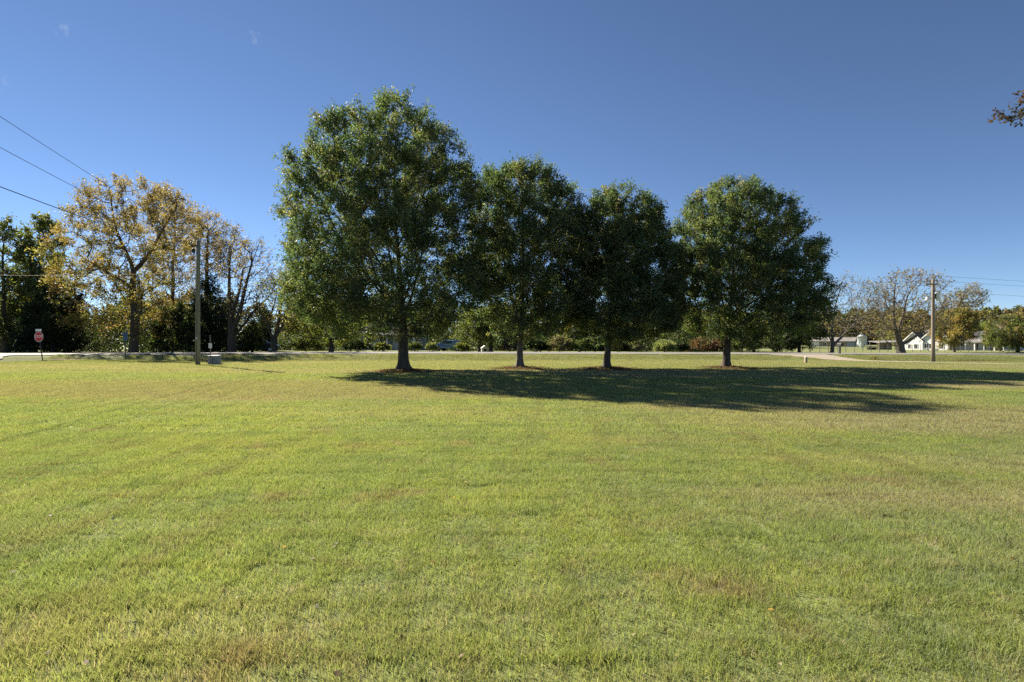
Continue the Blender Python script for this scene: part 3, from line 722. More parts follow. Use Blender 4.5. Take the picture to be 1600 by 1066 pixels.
make_tree("pecan_tree", "black nearly leafless tree with three long splayed limbs across the road", WOOD, 362, 59.0,
    [(372, 340, 425), (400, 335, 430), (440, 335, 432), (480, 340, 425), (505, 345, 415)],
    0.42, 340, 1500, RUST, 60, leaders=[[(362, 553, 0), (362, 520, 0), (360, 495, .1), (357, 450, .2), (358, 405, .2), (366, 372, .2)], [(362, 520, 0), (375, 495, -.3), (388, 455, -.8), (400, 415, -1), (412, 382, -1)], [(362, 530, 0), (378, 505, .6), (392, 482, 1.2), (410, 462, 1.6)], [(360, 495, .1), (368, 455, .8), (372, 420, 1)]],
    rtip=0.015, seg=0.6, bf=0.28, lsize=0.22, lwid=0.12, shoots=5, slen=1.0, zmin=2.5, flare=1.2, thr=-0.4, upw=0.8)
make_tree("pecan_tree", "smaller dark bare tree forked low beside the parked dark car", WOOD, 428, 58.0,
    [(415, 425, 470), (440, 400, 480), (470, 398, 480), (505, 402, 470), (520, 410, 462)],
    0.26, 280, 3000, YGREEN + RUST, 61, leaders=[[(428, 554, 0), (428, 535, 0), (420, 512, -.2), (409, 485, -.4), (403, 468, -.5)], [(428, 535, 0), (433, 505, .3), (437, 470, .5), (447, 435, .6)], [(428, 535, 0), (441, 515, -.5), (457, 492, -1)], [(420, 512, 0), (424, 482, .4), (430, 458, .5)]],
    rtip=0.014, seg=0.55, bf=0.28, lsize=0.22, lwid=0.12, shoots=5, slen=0.9, zmin=1.6, flare=1.2, thr=-0.4, upw=0.8)
make_tree("cedar_tree", "sunlit olive cedar between the two dark bare trees", WOOD, 394, 64.0,
    [(500, 390, 400), (515, 383, 408), (535, 378, 412), (550, 376, 414)],
    0.12, 140, 8000, OLIVE + MIDG, 62, rtip=0.012, seg=0.5, lsize=0.2, lwid=0.09, shoots=5, slen=0.6, thr=-0.5, zmin=0.2)
make_tree("cedar_tree", "dark bluish conifer behind the parked dark car", WOOD, 414, 72.0,
    [(478, 411, 417), (505, 402, 425), (530, 398, 430), (549, 396, 432)],
    0.16, 200, 12000, CEDAR, 63, rtip=0.012, seg=0.6, lsize=0.22, lwid=0.08, shoots=6, slen=0.7, thr=-0.5, zmin=0.2, upw=0.2)

# ------------------------------------------------------------------ behind the oak row
BEH = "trees and shrubs behind the oak row"
make_tree("dogwood_tree", "low yellow-green tree with dark forked trunk beyond the tallest oak's outer branches", BEH, 517, 62.0,
    [(468, 480, 570), (490, 455, 600), (515, 450, 605), (535, 470, 585)],
    0.26, 320, 13000, YGREEN, 71, rtip=0.014, seg=0.6, lsize=0.24, lwid=0.14, shoots=4, slen=0.8, zmin=1.2, flare=1.2)
for i, (px, Y, lab) in enumerate([(749, 66, "olive tree with slender reddish trunk seen between the first and second oaks"), (767, 67, "olive tree with thick brown trunk, just left of the second oak's trunk")]):
    make_tree("dogwood_tree", lab, BEH, px, Y, [(478, px-25, px+28), (500, px-45, px+42), (520, px-48, px+44), (536, px-30, px+30)],
        (0.17, 0.24)[i], 220, 8000, OLIVE + MIDG, 72 + i, rtip=0.014, seg=0.6, lsize=0.24, lwid=0.13, shoots=4, slen=0.8, zmin=1.2, flare=1.2)
for i, (px, Y, top, w, cl, lab) in enumerate([
    (590, 92, 470, 60, DARK, "dark tree above the pale blue cottage, behind the tallest oak"),
    (680, 90, 468, 62, MIDG, "green tree behind the gap between the first two oaks"),
    (860, 84, 478, 58, MIDG, "green tree behind the gap between second and third oaks"),
    (905, 80, 492, 40, GOLD, "small golden tree just left of the third oak's trunk"),
    (1000, 88, 474, 62, DARK, "dark green tree behind the third oak's outer branches"),
    (1085, 92, 482, 55, YGREEN, "yellow-green tree behind the gap between third and fourth oaks"),
    (1178, 78, 490, 48, MIDG, "green tree with visible grey trunk behind the fourth oak"),
    (1249, 76, 488, 42, MIDG, "green tree with a bare lower trunk by the field fence")]):
    make_tree("shade_tree", lab, BEH, px, Y, [(top, px-w*.3, px+w*.3), (top+14, px-w*.8, px+w*.8), (top+35, px-w, px+w), (535, px-w*.75, px+w*.75), (542, px-w*.4, px+w*.4)],
        0.20, 240, 11000, cl, 80 + i, rtip=0.016, seg=0.7, lsize=0.28, lwid=0.16, shoots=4, slen=0.9, zmin=1.0, flare=1.2, thr=-0.4)
SHR = "shrubs along the far roadside"
for i, (px, Y, top, w, cl, nl, lab) in enumerate([
    (478, 64, 528, 26, OLIVE, 7000, "olive shrub beside the small bare forked tree"),
    (560, 66, 532, 24, DARK, 6000, "dark shrub left of the pale blue cottage"),
    (598, 69, 538, 15, OLIVE, 4500, "olive shrub hiding the cottage just left of the tallest oak's trunk"),
    (648, 70, 537, 13, MIDG, 4500, "green shrub touching the right side of the tallest oak's trunk"),
    (676, 68, 539, 16, PALEG, 6000, "pale green mounded shrub right of the tallest oak, before the blue car"),
    (722, 68, 538, 14, OLIVE, 4000, "olive shrub beside the half-hidden blue car"),
    (797, 66, 527, 17, GREYB, 5000, "pinkish tan shrub just left of the second oak's trunk"),
    (838, 66, 531, 20, DARK, 7000, "dark shrub just right of the second oak's trunk"),
    (874, 66, 525, 20, GREYB + OLIVE, 6000, "mixed tan and green shrub between second and third oaks"),
    (915, 66, 529, 22, MIDG, 7000, "bluish green shrub just left of the third oak's trunk"),
    (968, 67, 530, 18, DARK, 6000, "dark green shrub just right of the third oak's trunk"),
    (995, 66, 534, 13, PALEG + GREYB, 3500, "pale twiggy shrub fanning up beyond the third oak"),
    (1038, 67, 533, 18, PALEG, 6000, "pale green shrub in the gap before the fourth oak"),
    (1064, 68, 535, 13, DARK, 4500, "small dark shrub beside the reddish bush"),
    (1100, 70, 529, 27, RED, 7000, "reddish brown twiggy bush left of the fourth oak's trunk"),
    (1160, 70, 527, 22, DARK + MIDG, 7000, "dark green shrub just right of the fourth oak's trunk"),
    (1222, 72, 520, 24, DARK, 9000, "large black-green evergreen shrub under the fourth oak's outer branches")]):
    make_tree("roadside_shrub", lab, SHR, px, Y, [(top, px-w*.35, px+w*.35), (top+5, px-w*.8, px+w*.8), (top+14, px-w, px+w), (551, px-w*.95, px+w*.95)],
        0.05, 110, nl, cl, 100 + i, rtip=0.010, seg=0.35, lsize=0.17, lwid=0.085, shoots=5, slen=0.5, zmin=0.05, flare=1.0, thr=-0.5, cat="shrub", maxcnt=3)

# ------------------------------------------------------------------ right: pecans, garden trees
FARR = "trees round the white farmhouse"
make_tree("pecan_tree", "half-bare pecan with low splayed limbs behind the black mailbox", FARR, 1300, 74.0,
    [(424, 1300, 1345), (445, 1275, 1372), (480, 1248, 1392), (510, 1242, 1396), (532, 1262, 1380)],
    0.23, 480, 1800, GREYB + RUST, 131, leaders=[[(1300, 553, 0), (1301, 540, 0), (1303, 515, .3), (1308, 480, .5), (1319, 445, .6)], [(1301, 540, 0), (1292, 525, -.5), (1280, 515, -1), (1262, 505, -1.2)], [(1301, 540, 0), (1316, 528, .3), (1336, 508, .3), (1360, 492, .2), (1385, 480, 0)], [(1303, 515, .3), (1295, 490, .8), (1288, 468, 1)]],
    rtip=0.015, seg=0.6, bf=0.25, lsize=0.24, lwid=0.12, shoots=5, slen=1.1, zmin=1.0, bark='bark_pale', flare=1.2, thr=-0.35, upw=0.6)
make_tree("pecan_tree", "broad half-bare pecan in front of the white farmhouse gables", FARR, 1408, 74.0,
    [(417, 1398, 1420), (428, 1375, 1460), (445, 1352, 1478), (475, 1340, 1485), (505, 1338, 1480), (528, 1355, 1462)],
    0.46, 600, 3800, GREYB + RUST, 132, leaders=[[(1408, 552, 0), (1407, 540, 0), (1398, 520, -.3), (1392, 495, -.6), (1392, 455, -.7), (1395, 430, -.7)], [(1407, 540, 0), (1411, 515, .8), (1420, 490, 1), (1428, 462, 1.2), (1445, 440, 1.4)], [(1407, 540, 0), (1425, 527, -.4), (1445, 508, -.8), (1462, 492, -1.1)], [(1398, 520, -.3), (1380, 503, .4), (1360, 480, .8)], [(1407, 543, 0), (1398, 540, .6), (1390, 530, 1)]],
    rtip=0.015, seg=0.6, bf=0.25, lsize=0.26, lwid=0.13, shoots=5, slen=1.1, zmin=1.0, bark='bark_pale', flare=1.2, thr=-0.3, upw=0.6)
make_tree("pecan_tree", "sparse pecan top showing just right of the wooden lamp pole", FARR, 1484, 112.0,
    [(441, 1512, 1530), (452, 1488, 1536), (470, 1472, 1534), (492, 1466, 1520), (510, 1470, 1512)],
    0.36, 260, 2600, GREYB, 133, rtip=0.02, seg=0.8, lsize=0.34, lwid=0.18, shoots=4, slen=1.4, bark='bark_pale', lean=1.0, thr=-0.1, freq=0.25)
make_tree("maple_tree", "orange-brown round tree with pale trunk in front of the farmhouse", FARR, 1491, 80.0,
    [(481, 1490, 1513), (493, 1472, 1523), (512, 1463, 1523), (530, 1463, 1515), (541, 1470, 1505)],
    0.16, 300, 13000, [((0.29, 0.19, 0.075), 3), ((0.20, 0.17, 0.07), 3), ((0.13, 0.14, 0.055), 2)], 134, rtip=0.012, seg=0.6, lsize=0.22, lwid=0.13, shoots=5, slen=0.8, zmin=1.0, bark='bark_pale', flare=1.2)
make_tree("maple_tree", "green and russet spreading tree at the picture's edge past the farmhouse", FARR, 1590, 80.0,
    [(492, 1572, 1610), (505, 1558, 1632), (525, 1548, 1645), (540, 1545, 1640), (546, 1560, 1620)],
    0.22, 420, 22000, [((0.08, 0.10, 0.045), 4), ((0.21, 0.155, 0.07), 2), ((0.12, 0.13, 0.05), 3)], 135, rtip=0.012, seg=0.6, lsize=0.22, lwid=0.13, shoots=5, slen=0.8, zmin=0.8, flare=1.2)
make_tree("willow_tree", "small bright green tree behind the farmhouse chimney", FARR, 1536, 165.0,
    [(504, 1528, 1544), (512, 1522, 1551), (525, 1520, 1553), (538, 1524, 1550)],
    0.25, 140, 5000, PALEG + YGREEN, 136, rtip=0.02, seg=0.9, lsize=0.5, lwid=0.3, shoots=4, slen=1.4, zmin=0.8, flare=1.2)

# ------------------------------------------------------------------ far wooded skyline and undergrowth (masses nobody could count)
def mass(name, label, blobs, per, lsize, cols, seed):
    """blobs: (x, y, z0, radius, height): leaf clusters on lumpy domes, one mass"""
    rg = np.random.default_rng(seed); ps = []; cs = []; base = np.array([c[0] for c in cols]); w = np.array([c[1] for c in cols], float); w /= w.sum()
    for (x, y, z0, r, h) in blobs:
        n = int(per * (r * h) ** 0.9)
        a = rg.uniform(0, 2*np.pi, n); t = rg.random(n); f = rg.random(n) ** 0.35
        prof = np.interp(t, [0, .12, .45, .75, 1], [0.75, 0.95, 1.0, 0.72, 0.1])
        kx, ky = a * 2.2, t * 5
        lump = 1 + 0.16 * np.sin(kx + x) * np.sin(ky + y) + 0.1 * np.sin(kx * 2.3 + ky * 2 + x * 3)
        rr = r * prof * f * lump
        ps.append(np.stack([x + np.cos(a) * rr, y + np.sin(a) * rr, z0 + t * h * (1 + 0.05 * np.sin(a * 3))], -1))
        tone = base[rg.choice(len(cols), p=w)]
        cs.append(np.tile(tone, (n, 1)) * rg.uniform(0.7, 1.3, (n, 1)) * 0.75 + 0.25 * base[rg.choice(len(cols), n, p=w)])
    pos = np.concatenate(ps); col = np.concatenate(cs); n = len(pos)
    me = leaf_cloud(name, pos, rg.normal(0, 1, (n, 3)), lsize * rg.uniform(.6, 1.4, n), lsize * .55 * rg.uniform(.6, 1.4, n), col, rg)
    return tag(link_mesh(name, me, M['leaf']), label, "woodland", kind="stuff")
rg = np.random.default_rng(99)
TL = [((0.093, 0.111, 0.059), 4), ((0.136, 0.128, 0.064), 3), ((0.221, 0.162, 0.085), 2), ((0.068, 0.085, 0.059), 3), ((0.204, 0.187, 0.096), 1)]
bl = []
for k in range(95):
    Y = rg.uniform(205, 290); px = rg.uniform(1150, 1780); top = 488 - 9 * math.exp(-((px - 1620) / 70) ** 2) + rg.uniform(-5, 7)
    r = rg.uniform(4, 7.5); X = (px - 800) / F * Y; h = CAMZ - (top - 533) / F * Y + 0.2
    bl.append((X, Y, -0.2, r, h))
mass("far_treeline", "mixed green and russet woods closing the field beyond the farmhouse", bl, 23, 1.2, TL, 5)
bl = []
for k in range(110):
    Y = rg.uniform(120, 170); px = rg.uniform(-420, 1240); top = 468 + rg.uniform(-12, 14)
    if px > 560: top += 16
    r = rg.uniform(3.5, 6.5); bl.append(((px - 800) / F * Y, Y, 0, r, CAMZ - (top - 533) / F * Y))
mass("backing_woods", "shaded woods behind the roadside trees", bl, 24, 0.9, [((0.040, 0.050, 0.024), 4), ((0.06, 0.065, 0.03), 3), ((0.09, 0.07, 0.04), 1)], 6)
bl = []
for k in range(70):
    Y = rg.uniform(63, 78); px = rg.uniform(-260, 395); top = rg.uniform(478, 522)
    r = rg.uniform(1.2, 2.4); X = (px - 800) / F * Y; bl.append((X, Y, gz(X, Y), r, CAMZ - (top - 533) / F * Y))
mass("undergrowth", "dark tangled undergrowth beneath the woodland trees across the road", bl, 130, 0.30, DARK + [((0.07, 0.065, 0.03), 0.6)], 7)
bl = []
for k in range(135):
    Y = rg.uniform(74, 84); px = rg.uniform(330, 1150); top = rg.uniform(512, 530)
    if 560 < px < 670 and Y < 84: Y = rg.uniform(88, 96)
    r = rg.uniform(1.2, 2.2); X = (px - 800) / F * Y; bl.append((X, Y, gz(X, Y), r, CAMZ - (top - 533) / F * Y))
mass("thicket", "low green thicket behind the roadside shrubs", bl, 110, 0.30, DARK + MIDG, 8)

# ditch weeds beside the gravel driveway
pos = []
for k in range(5200):
    px = rg.normal(1520, 26) if rg.random() < 0.8 else rg.uniform(1360, 1600)
    v = rg.normal(43.0, 0.6); X = (px - 800) / F; Y = v / (1 - SH * X); X *= Y; pos.append((X, Y, gz(X, Y)))
pos = np.array(pos); n = len(pos); ld = rg.normal(0, 0.35, (n, 3)); ld[:, 2] = 1
base = np.array([(0.13, 0.085, 0.05), (0.08, 0.06, 0.035), (0.15, 0.12, 0.06)])[rg.integers(0, 3, n)]
tag(link_mesh("weeds", leaf_cloud("weeds", pos, ld, rg.uniform(.15, .55, n), rg.uniform(.02, .05, n), base, rg, 0.0), M['leaf']), "brown dead weeds standing in the roadside ditch", "weeds", kind="stuff")
# fallen leaves round the oak feet
pos = []
for ox, oy in OAKS:
    for k in range(900):
        a = rg.uniform(0, 6.283); r = abs(rg.normal(0, 1.0)) + 0.2; X = ox + math.cos(a) * r * 1.3; Y = oy - 0.25 + math.sin(a) * r; pos.append((X, Y, gz(X, Y) + rg.uniform(0.015, 0.05)))
pos = np.array(pos); n = len(pos); ld = rg.normal(0, 1, (n, 3)); ld[:, 2] *= 0.35
base = np.array([(0.13, 0.075, 0.045), (0.09, 0.055, 0.035), (0.17, 0.115, 0.06)])[rg.integers(0, 3, n)]
tag(link_mesh("fallen_leaves", leaf_cloud("fallen_leaves", pos, ld, rg.uniform(.05, .10, n), rg.uniform(.03, .05, n), base, rg, 1.0), M['leaf']), "brown fallen leaves littered round the oak trunks", "leaves", kind="stuff")

# ------------------------------------------------------------------ utility poles and wires
POLE_L = foot(309, 32.8); POLE_R = foot(1458, 44.0)
def pole_shaft(e, h, r0, r1, mat, lean=(0, 0)):
    MB().tube([(lean[0]*t*h, lean[1]*t*h, -0.3 + (h + 0.3) * t) for t in (0, .25, .5, .75, 1)], [r0 + (r1 - r0) * t for t in (0, .25, .5, .75, 1)], 14).build("pole_shaft", M[mat], e)
def insulator(e, x, y, z, horiz=False, s=1.0):
    m = MB().lathe((0, 0, 0), [(0.018*s, -0.10*s), (0.018*s, 0.0), (0.055*s, 0.01*s), (0.035*s, 0.05*s), (0.06*s, 0.06*s), (0.035*s, 0.10*s), (0.05*s, 0.12*s), (0.02*s, 0.16*s)], 10)
    o = m.build("insulator", M['porcelain'], e, (x, y, z))
    if horiz: o.rotation_euler = (0, math.radians(-90), 0)
    return o
e = empty("utility_pole", POLE_L, 0, "grey-green wooden utility pole without crossarm beside the metal utility box", "utility pole")
pole_shaft(e, 7.15, 0.135, 0.105, 'wood_pole', (0.004, 0))
MB().tube([(0.03, 0, 7.14), (0.03, 0, 7.30)], [0.05, 0.03], 10).build("pole_cap", M['porcelain'], e)
MB().box((-0.16, -0.10, 6.86), (0.42, 0.07, 0.07)).build("bracket", M['dark_metal'], e)
insulator(e, -0.33, -0.10, 6.95); insulator(e, 0.03, 0, 7.32, s=0.8)
MB().lathe((-0.22, -0.05, 6.48), [(0.06, 0), (0.10, 0.04), (0.10, 0.20), (0.04, 0.26)], 12).build("cable_drum", M['dark_metal'], e)
MB().tube([(0.0, -0.14, 0.0), (0.01, -0.13, 3.2), (0.02, -0.12, 6.4)], 0.012, 6).build("ground_wire", M['wire'], e)
MB().box((0.0, -0.137, 1.55), (0.09, 0.012, 0.13)).build("number_tag", M['galv'], e)

e = empty("utility_pole", POLE_R, 0, "brown wooden utility pole carrying a transformer can and a white street lamp", "utility pole")
pole_shaft(e, 6.45, 0.15, 0.10, 'wood_pole_b')
MB().box((-0.22, -0.14, 6.02), (0.95, 0.09, 0.11)).build("crossarm", M['wood_pole_b'], e, bevel=0.01)
for x in (-0.62, 0.20): insulator(e, x, -0.14, 6.18)
insulator(e, 0, 0, 6.55)
t = MB().lathe((0.36, -0.02, 4.75), [(0.15, 0), (0.17, 0.03), (0.17, 0.56), (0.18, 0.58), (0.18, 0.62), (0.08, 0.68)], 16).build("transformer", M['galv'], e)
MB().box((0.19, 0, 5.1), (0.14, 0.05, 0.4)).build("mounting_bracket", M['dark_metal'], t)
for x in (0.30, 0.42): insulator(t, x, -0.02, 5.46, s=0.7)
MB().tube([(0, -0.02, 4.85), (-0.25, -0.06, 4.98), (-0.42, -0.09, 4.97)], 0.022, 8).build("lamp_arm", M['galv'], e)
lh = MB().lathe((-0.52, -0.1, 4.80), [(0.17, 0.0), (0.16, 0.05), (0.09, 0.16), (0.07, 0.24)], 14).build("lamp_head", M['white_paint'], e)
MB().lathe((-0.52, -0.1, 4.74), [(0.06, 0.0), (0.14, 0.03), (0.15, 0.055)], 14).build("diffuser", M['sign_white'], lh)

def offpole(loc, label, h=8.4):
    e = empty("utility_pole", loc, 0, label, "utility pole"); pole_shaft(e, h, 0.15, 0.10, 'wood_pole'); insulator(e, 0, 0, h + 0.1); return e
PA = Vector((-8.8, -2.2, gz(-8.8, -2.2))); offpole(PA, "wooden service pole standing behind the camera on the lawn", 8.0)
PB = Vector((-31.6, 33.0, gz(-31.6, 33.0))); offpole(PB, "wooden pole just past the picture's edge near the stop sign", 8.6)
PC = Vector((92.0, 56.0, gz(92, 56))); offpole(PC, "next wooden pole along the road past the farmhouse side", 7.0)
def wire(a, b, sag, r, label, mat='wire'):
    pts = []
    for i in range(41):
        t = i / 40; p = Vector(a).lerp(Vector(b), t); p.z -= 4 * sag * t * (1 - t); pts.append(p)
    o = MB().tube(pts, r, 5).build("overhead_wire", M[mat]); return tag(o, label, "wire", "overhead wires")
L0 = POLE_L
wire(L0 + Vector((0.03, 0, 7.25)), PA + Vector((0, 0.1, 7.85)), 0.34, 0.0075, "topmost of the three thin black wires slanting up over the golden tree")
wire(L0 + Vector((-0.2, -0.1, 6.9)), PA + Vector((0, 0.12, 6.75)), 0.34, 0.0075, "middle of the three thin black wires slanting up over the golden tree")
wire(L0 + Vector((-0.14, -0.1, 6.45)), PA + Vector((0, 0.12, 5.25)), 0.40, 0.013, "lowest and thickest of the slanting black wires beyond the stop sign")
wire(L0 + Vector((-0.12, 0, 5.35)), PB + Vector((0.12, 0, 5.25)), 0.10, 0.013, "tan cable running level in front of the dark evergreens", 'wire_tan')
R0 = POLE_R
for (z, zz, sg, lab) in [(6.70, 6.9, 0.5, "highest black wire running from the lamp pole past the farmhouse"), (6.30, 6.5, 0.5, "second black wire from the top on the lamp pole"), (5.55, 5.7, 0.6, "third wire from the top on the lamp pole"), (4.25, 4.4, 0.5, "lowest wire from the lamp pole above the farmhouse roof")]:
    wire(R0 + Vector((0.1, 0, z)), PC + Vector((0, 0, zz)), sg, 0.008, lab)

# ------------------------------------------------------------------ signs, box, stakes, mailbox
def text_mesh(s, size, name, mat, parent, loc, rot):
    cu = bpy.data.curves.new("t", 'FONT'); cu.body = s; cu.size = size; cu.align_x = 'CENTER'; cu.align_y = 'CENTER'; cu.extrude = 0.0015; cu.offset = 0.003
    ob = bpy.data.objects.new("t", cu); C.objects.link(ob)
    dg = bpy.context.evaluated_depsgraph_get(); me = bpy.data.meshes.new_from_object(ob.evaluated_get(dg)); bpy.data.objects.remove(ob)
    o = link_mesh(name, me, None, parent, loc); me.materials.clear(); me.materials.append(M[mat]); o.rotation_euler = rot; return o
S = foot(66, 41.0)
e = empty("stop_sign", S, math.radians(-8), "leaning red octagonal stop sign with a white plate on top", "stop sign")
def slant(z): return -0.165 * z
MB().box((0, 0, 0), (0.055, 0.04, 2.30)).build("post", M['dark_metal'], e, (slant(0.85), 0.03, 0.85)).rotation_euler = (0, math.atan(-0.165), 0)
def octa(r, t):
    vs = [(r*math.cos(math.pi/8 + k*math.pi/4), y, r*math.sin(math.pi/8 + k*math.pi/4)) for y in (-t/2, t/2) for k in range(8)]
    return MB().add(vs, [tuple(range(8)), tuple(range(15, 7, -1))] + [(k, k+8, (k+1) % 8 + 8, (k+1) % 8) for k in range(8)])
zc = 1.68
pl = octa(0.385, 0.006).build("border", M['sign_white'], e, (slant(zc), -0.005, zc)); pl.rotation_euler = (0, math.atan(-0.10), 0)
f = octa(0.352, 0.006).build("face", M['sign_red'], pl, (0, -0.0045, 0))
text_mesh("STOP", 0.265, "lettering", 'sign_white', pl, (0, -0.0095, 0.0), (math.radians(90), 0, 0))
MB().box((0, 0, 0), (0.50, 0.006, 0.16)).build("name_plate", M['sign_white'], e, (slant(zc) - 0.03, -0.005, zc + 0.47))
B = foot(196, 42.0)
e = empty("road_sign", B, math.radians(4), "plain blue-grey rectangular sign on a thin post by the roadside", "road sign")
MB().box((0, 0, 1.0), (0.05, 0.035, 2.1)).build("post", M['green_post'], e)
MB().box((0, -0.024, 1.72), (0.33, 0.006, 0.60)).build("panel", M['sign_blue'], e)
for z in (1.50, 1.94): MB().tube([(0, -0.034, z), (0, -0.026, z)], 0.012, 8).build("bolt", M['galv'], e)

U = foot(335, 33.6)
e = empty("utility_box", U, math.radians(6), "squat grey metal utility box at the foot of the grey-green pole", "utility box")
MB().box((0, 0, 0.03), (0.66, 0.62, 0.10)).build("base_pad", M['stone'], e)
MB().box((0, 0, 0.29), (0.56, 0.50, 0.42)).build("cabinet", M['grey_paint'], e, bevel=0.015)
ld_ = MB().add([(-.30,-.28,.50),(.30,-.28,.50),(.30,.28,.54),(-.30,.28,.54),(-.30,-.28,.53),(.30,-.28,.53),(.30,.28,.57),(-.30,.28,.57)], [(0,3,2,1),(4,5,6,7),(0,1,5,4),(1,2,6,5),(2,3,7,6),(3,0,4,7)]).build("lid", M['grey_paint'], e)
MB().box((0, -0.257, 0.30), (0.02, 0.012, 0.36)).build("door_seam", M['dark_metal'], e)
MB().box((0.07, -0.262, 0.30), (0.03, 0.02, 0.07)).build("latch", M['dark_metal'], e)
G = foot(329, 33.0)
e = empty("marker_post", G, 0, "thin wooden marker post with a small white plate beside the utility box", "marker post")
MB().tube([(0, 0, -0.1), (0, 0, 0.9), (-0.02, 0, 1.75)], [0.028, 0.026, 0.02], 7).build("post", M['wood_pole_b'], e)
MB().box((0.0, -0.036, 1.12), (0.20, 0.012, 0.28)).build("plate", M['sign_white'], e)
K = foot(1259, 38.0)
e = empty("white_stake", K, math.radians(5), "short square white post standing in the lawn past the fourth oak", "post")
MB().box((0, 0, 0.18), (0.15, 0.15, 0.46)).build("post", M['gravel'], e, bevel=0.01)
MB().add([(-.085,-.085,.412),(.085,-.085,.412),(.085,.085,.412),(-.085,.085,.412),(0,0,.46)], [(0,3,2,1),(0,1,4),(1,2,4),(2,3,4),(3,0,4)]).build("cap", M['white_paint'], e)
Q = foot(1312, 58.0)
e = empty("mailbox", Q, math.radians(10), "black roadside mailbox on a dark post at the driveway end", "mailbox")
MB().box((0, 0, 0.40), (0.15, 0.15, 0.92)).build("post", M['dark_metal'], e)
vs = []; 
for y in (-0.36, 0.22):
    vs += [(-0.15, y, 0), (0.15, y, 0), (0.15, y, 0.18)] + [(0.15*math.cos(a), y, 0.18 + 0.15*math.sin(a)) for a in np.linspace(0.4, math.pi - 0.4, 6)] + [(-0.15, y, 0.18)]
k = len(vs) // 2
MB().add(vs, [tuple(range(k)), tuple(range(2*k-1, k-1, -1))] + [(i, i+k, (i+1) % k + k, (i+1) % k) for i in range(k)]).build("box", M['dark_metal'], e, (0, 0, 0.865))
MB().box((0.165, 0.0, 1.08), (0.012, 0.03, 0.22)).build("flag", M['sign_red'], e)

# culvert headwall, dirt and stones by the ditch
def rock(name, loc, sx, sy, sz, mat, seed, label, cat):
    rd = random.Random(seed); vs = []; fs = []; n, m_ = 9, 5
    for j in range(m_ + 1):
        for i in range(n):
            a = 2*math.pi*i/n; p = math.pi*0.55*j/m_
            k = 1 + rd.uniform(-.18, .18)
            vs.append((sx*k*math.sin(p+0.02)*math.cos(a), sy*k*math.sin(p+0.02)*math.sin(a), sz*k*math.cos(p)))
    for j in range(m_):
        for i in range(n): fs.append((j*n+i, j*n+n+i, j*n+n+(i+1)%n, j*n+(i+1)%n))
    o = MB().add(vs, fs, True).build(name, M[mat], None, loc); return tag(o, label, cat)
def ditchpoint(px, v):
    X = (px - 800) / F; Y = v / (1 - SH * X); X *= Y; return Vector((X, Y, gz(X, Y)))
for (px, v, sx, sy, sz, mt, lab, cat, nm) in [
    (1497, 43.2, .34, .25, .34, 'stone', "pale grey stone among the dead ditch weeds", "rock", "ditch_stone"),
    (118, 47.3, 1.0, .4, .16, 'clay', "low mound of bare brown dirt near the stop sign", "dirt mound", "dirt_mound"),
    (92, 47.5, .9, .35, .13, 'clay', "smaller patch of reddish dirt nearest the stop sign post", "dirt mound", "dirt_mound"),
    (170, 47.4, .7, .3, .10, 'clay', "thin spill of dirt between stop sign and blue-grey sign", "dirt mound", "dirt_mound")]:
    q = ditchpoint(px, v); rock(nm, q, sx, sy, sz, mt, px, lab, cat)
cv = ditchpoint(1312, 42.6)
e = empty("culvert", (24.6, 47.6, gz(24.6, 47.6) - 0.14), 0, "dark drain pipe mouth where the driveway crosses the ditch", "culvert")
ring = []
MB().tube([(0, 0, 0.10), (1.6, 0.25, 0.05)], 0.20, 12, caps=False).build("pipe", M['stone'], e)
MB().tube([(-0.02, 0, 0.10), (0.05, 0, 0.10)], 0.25, 12).build("collar", M['stone'], e)
MB().tube([(-0.035, 0, 0.10), (-0.03, 0, 0.10)], 0.19, 12).build("mouth", M['tyre'], e)  # black disc over the capped pipe, its colour standing for the shade inside

# ------------------------------------------------------------------ field fence
e = empty("wire_fence", foot(1262, 78), 0, "thin wire field fence on steel posts behind the road", "fence")
o0 = e.location; pm = None; tops = []
for k in range(34):
    X = 39.5 + k * 1.35; Y = 77.5 + 0.2 * (X - 39.5); z = gz(X, Y)
    if pm is None:
        ob = MB().box((0, 0, 0.5), (0.045, 0.045, 1.15)).build("fence_post", M['green_post'], e); pm = ob.data
    else: ob = link_mesh("fence_post", pm, None, e)
    ob.location = (X - o0.x, Y - o0.y, z - o0.z); tops.append(Vector((X - o0.x, Y - o0.y, z - o0.z)))
for h in (0.35, 0.65, 1.0): MB().tube([p + Vector((0, -0.03, h)) for p in tops], 0.006, 4).build("strand", M['galv'], e)

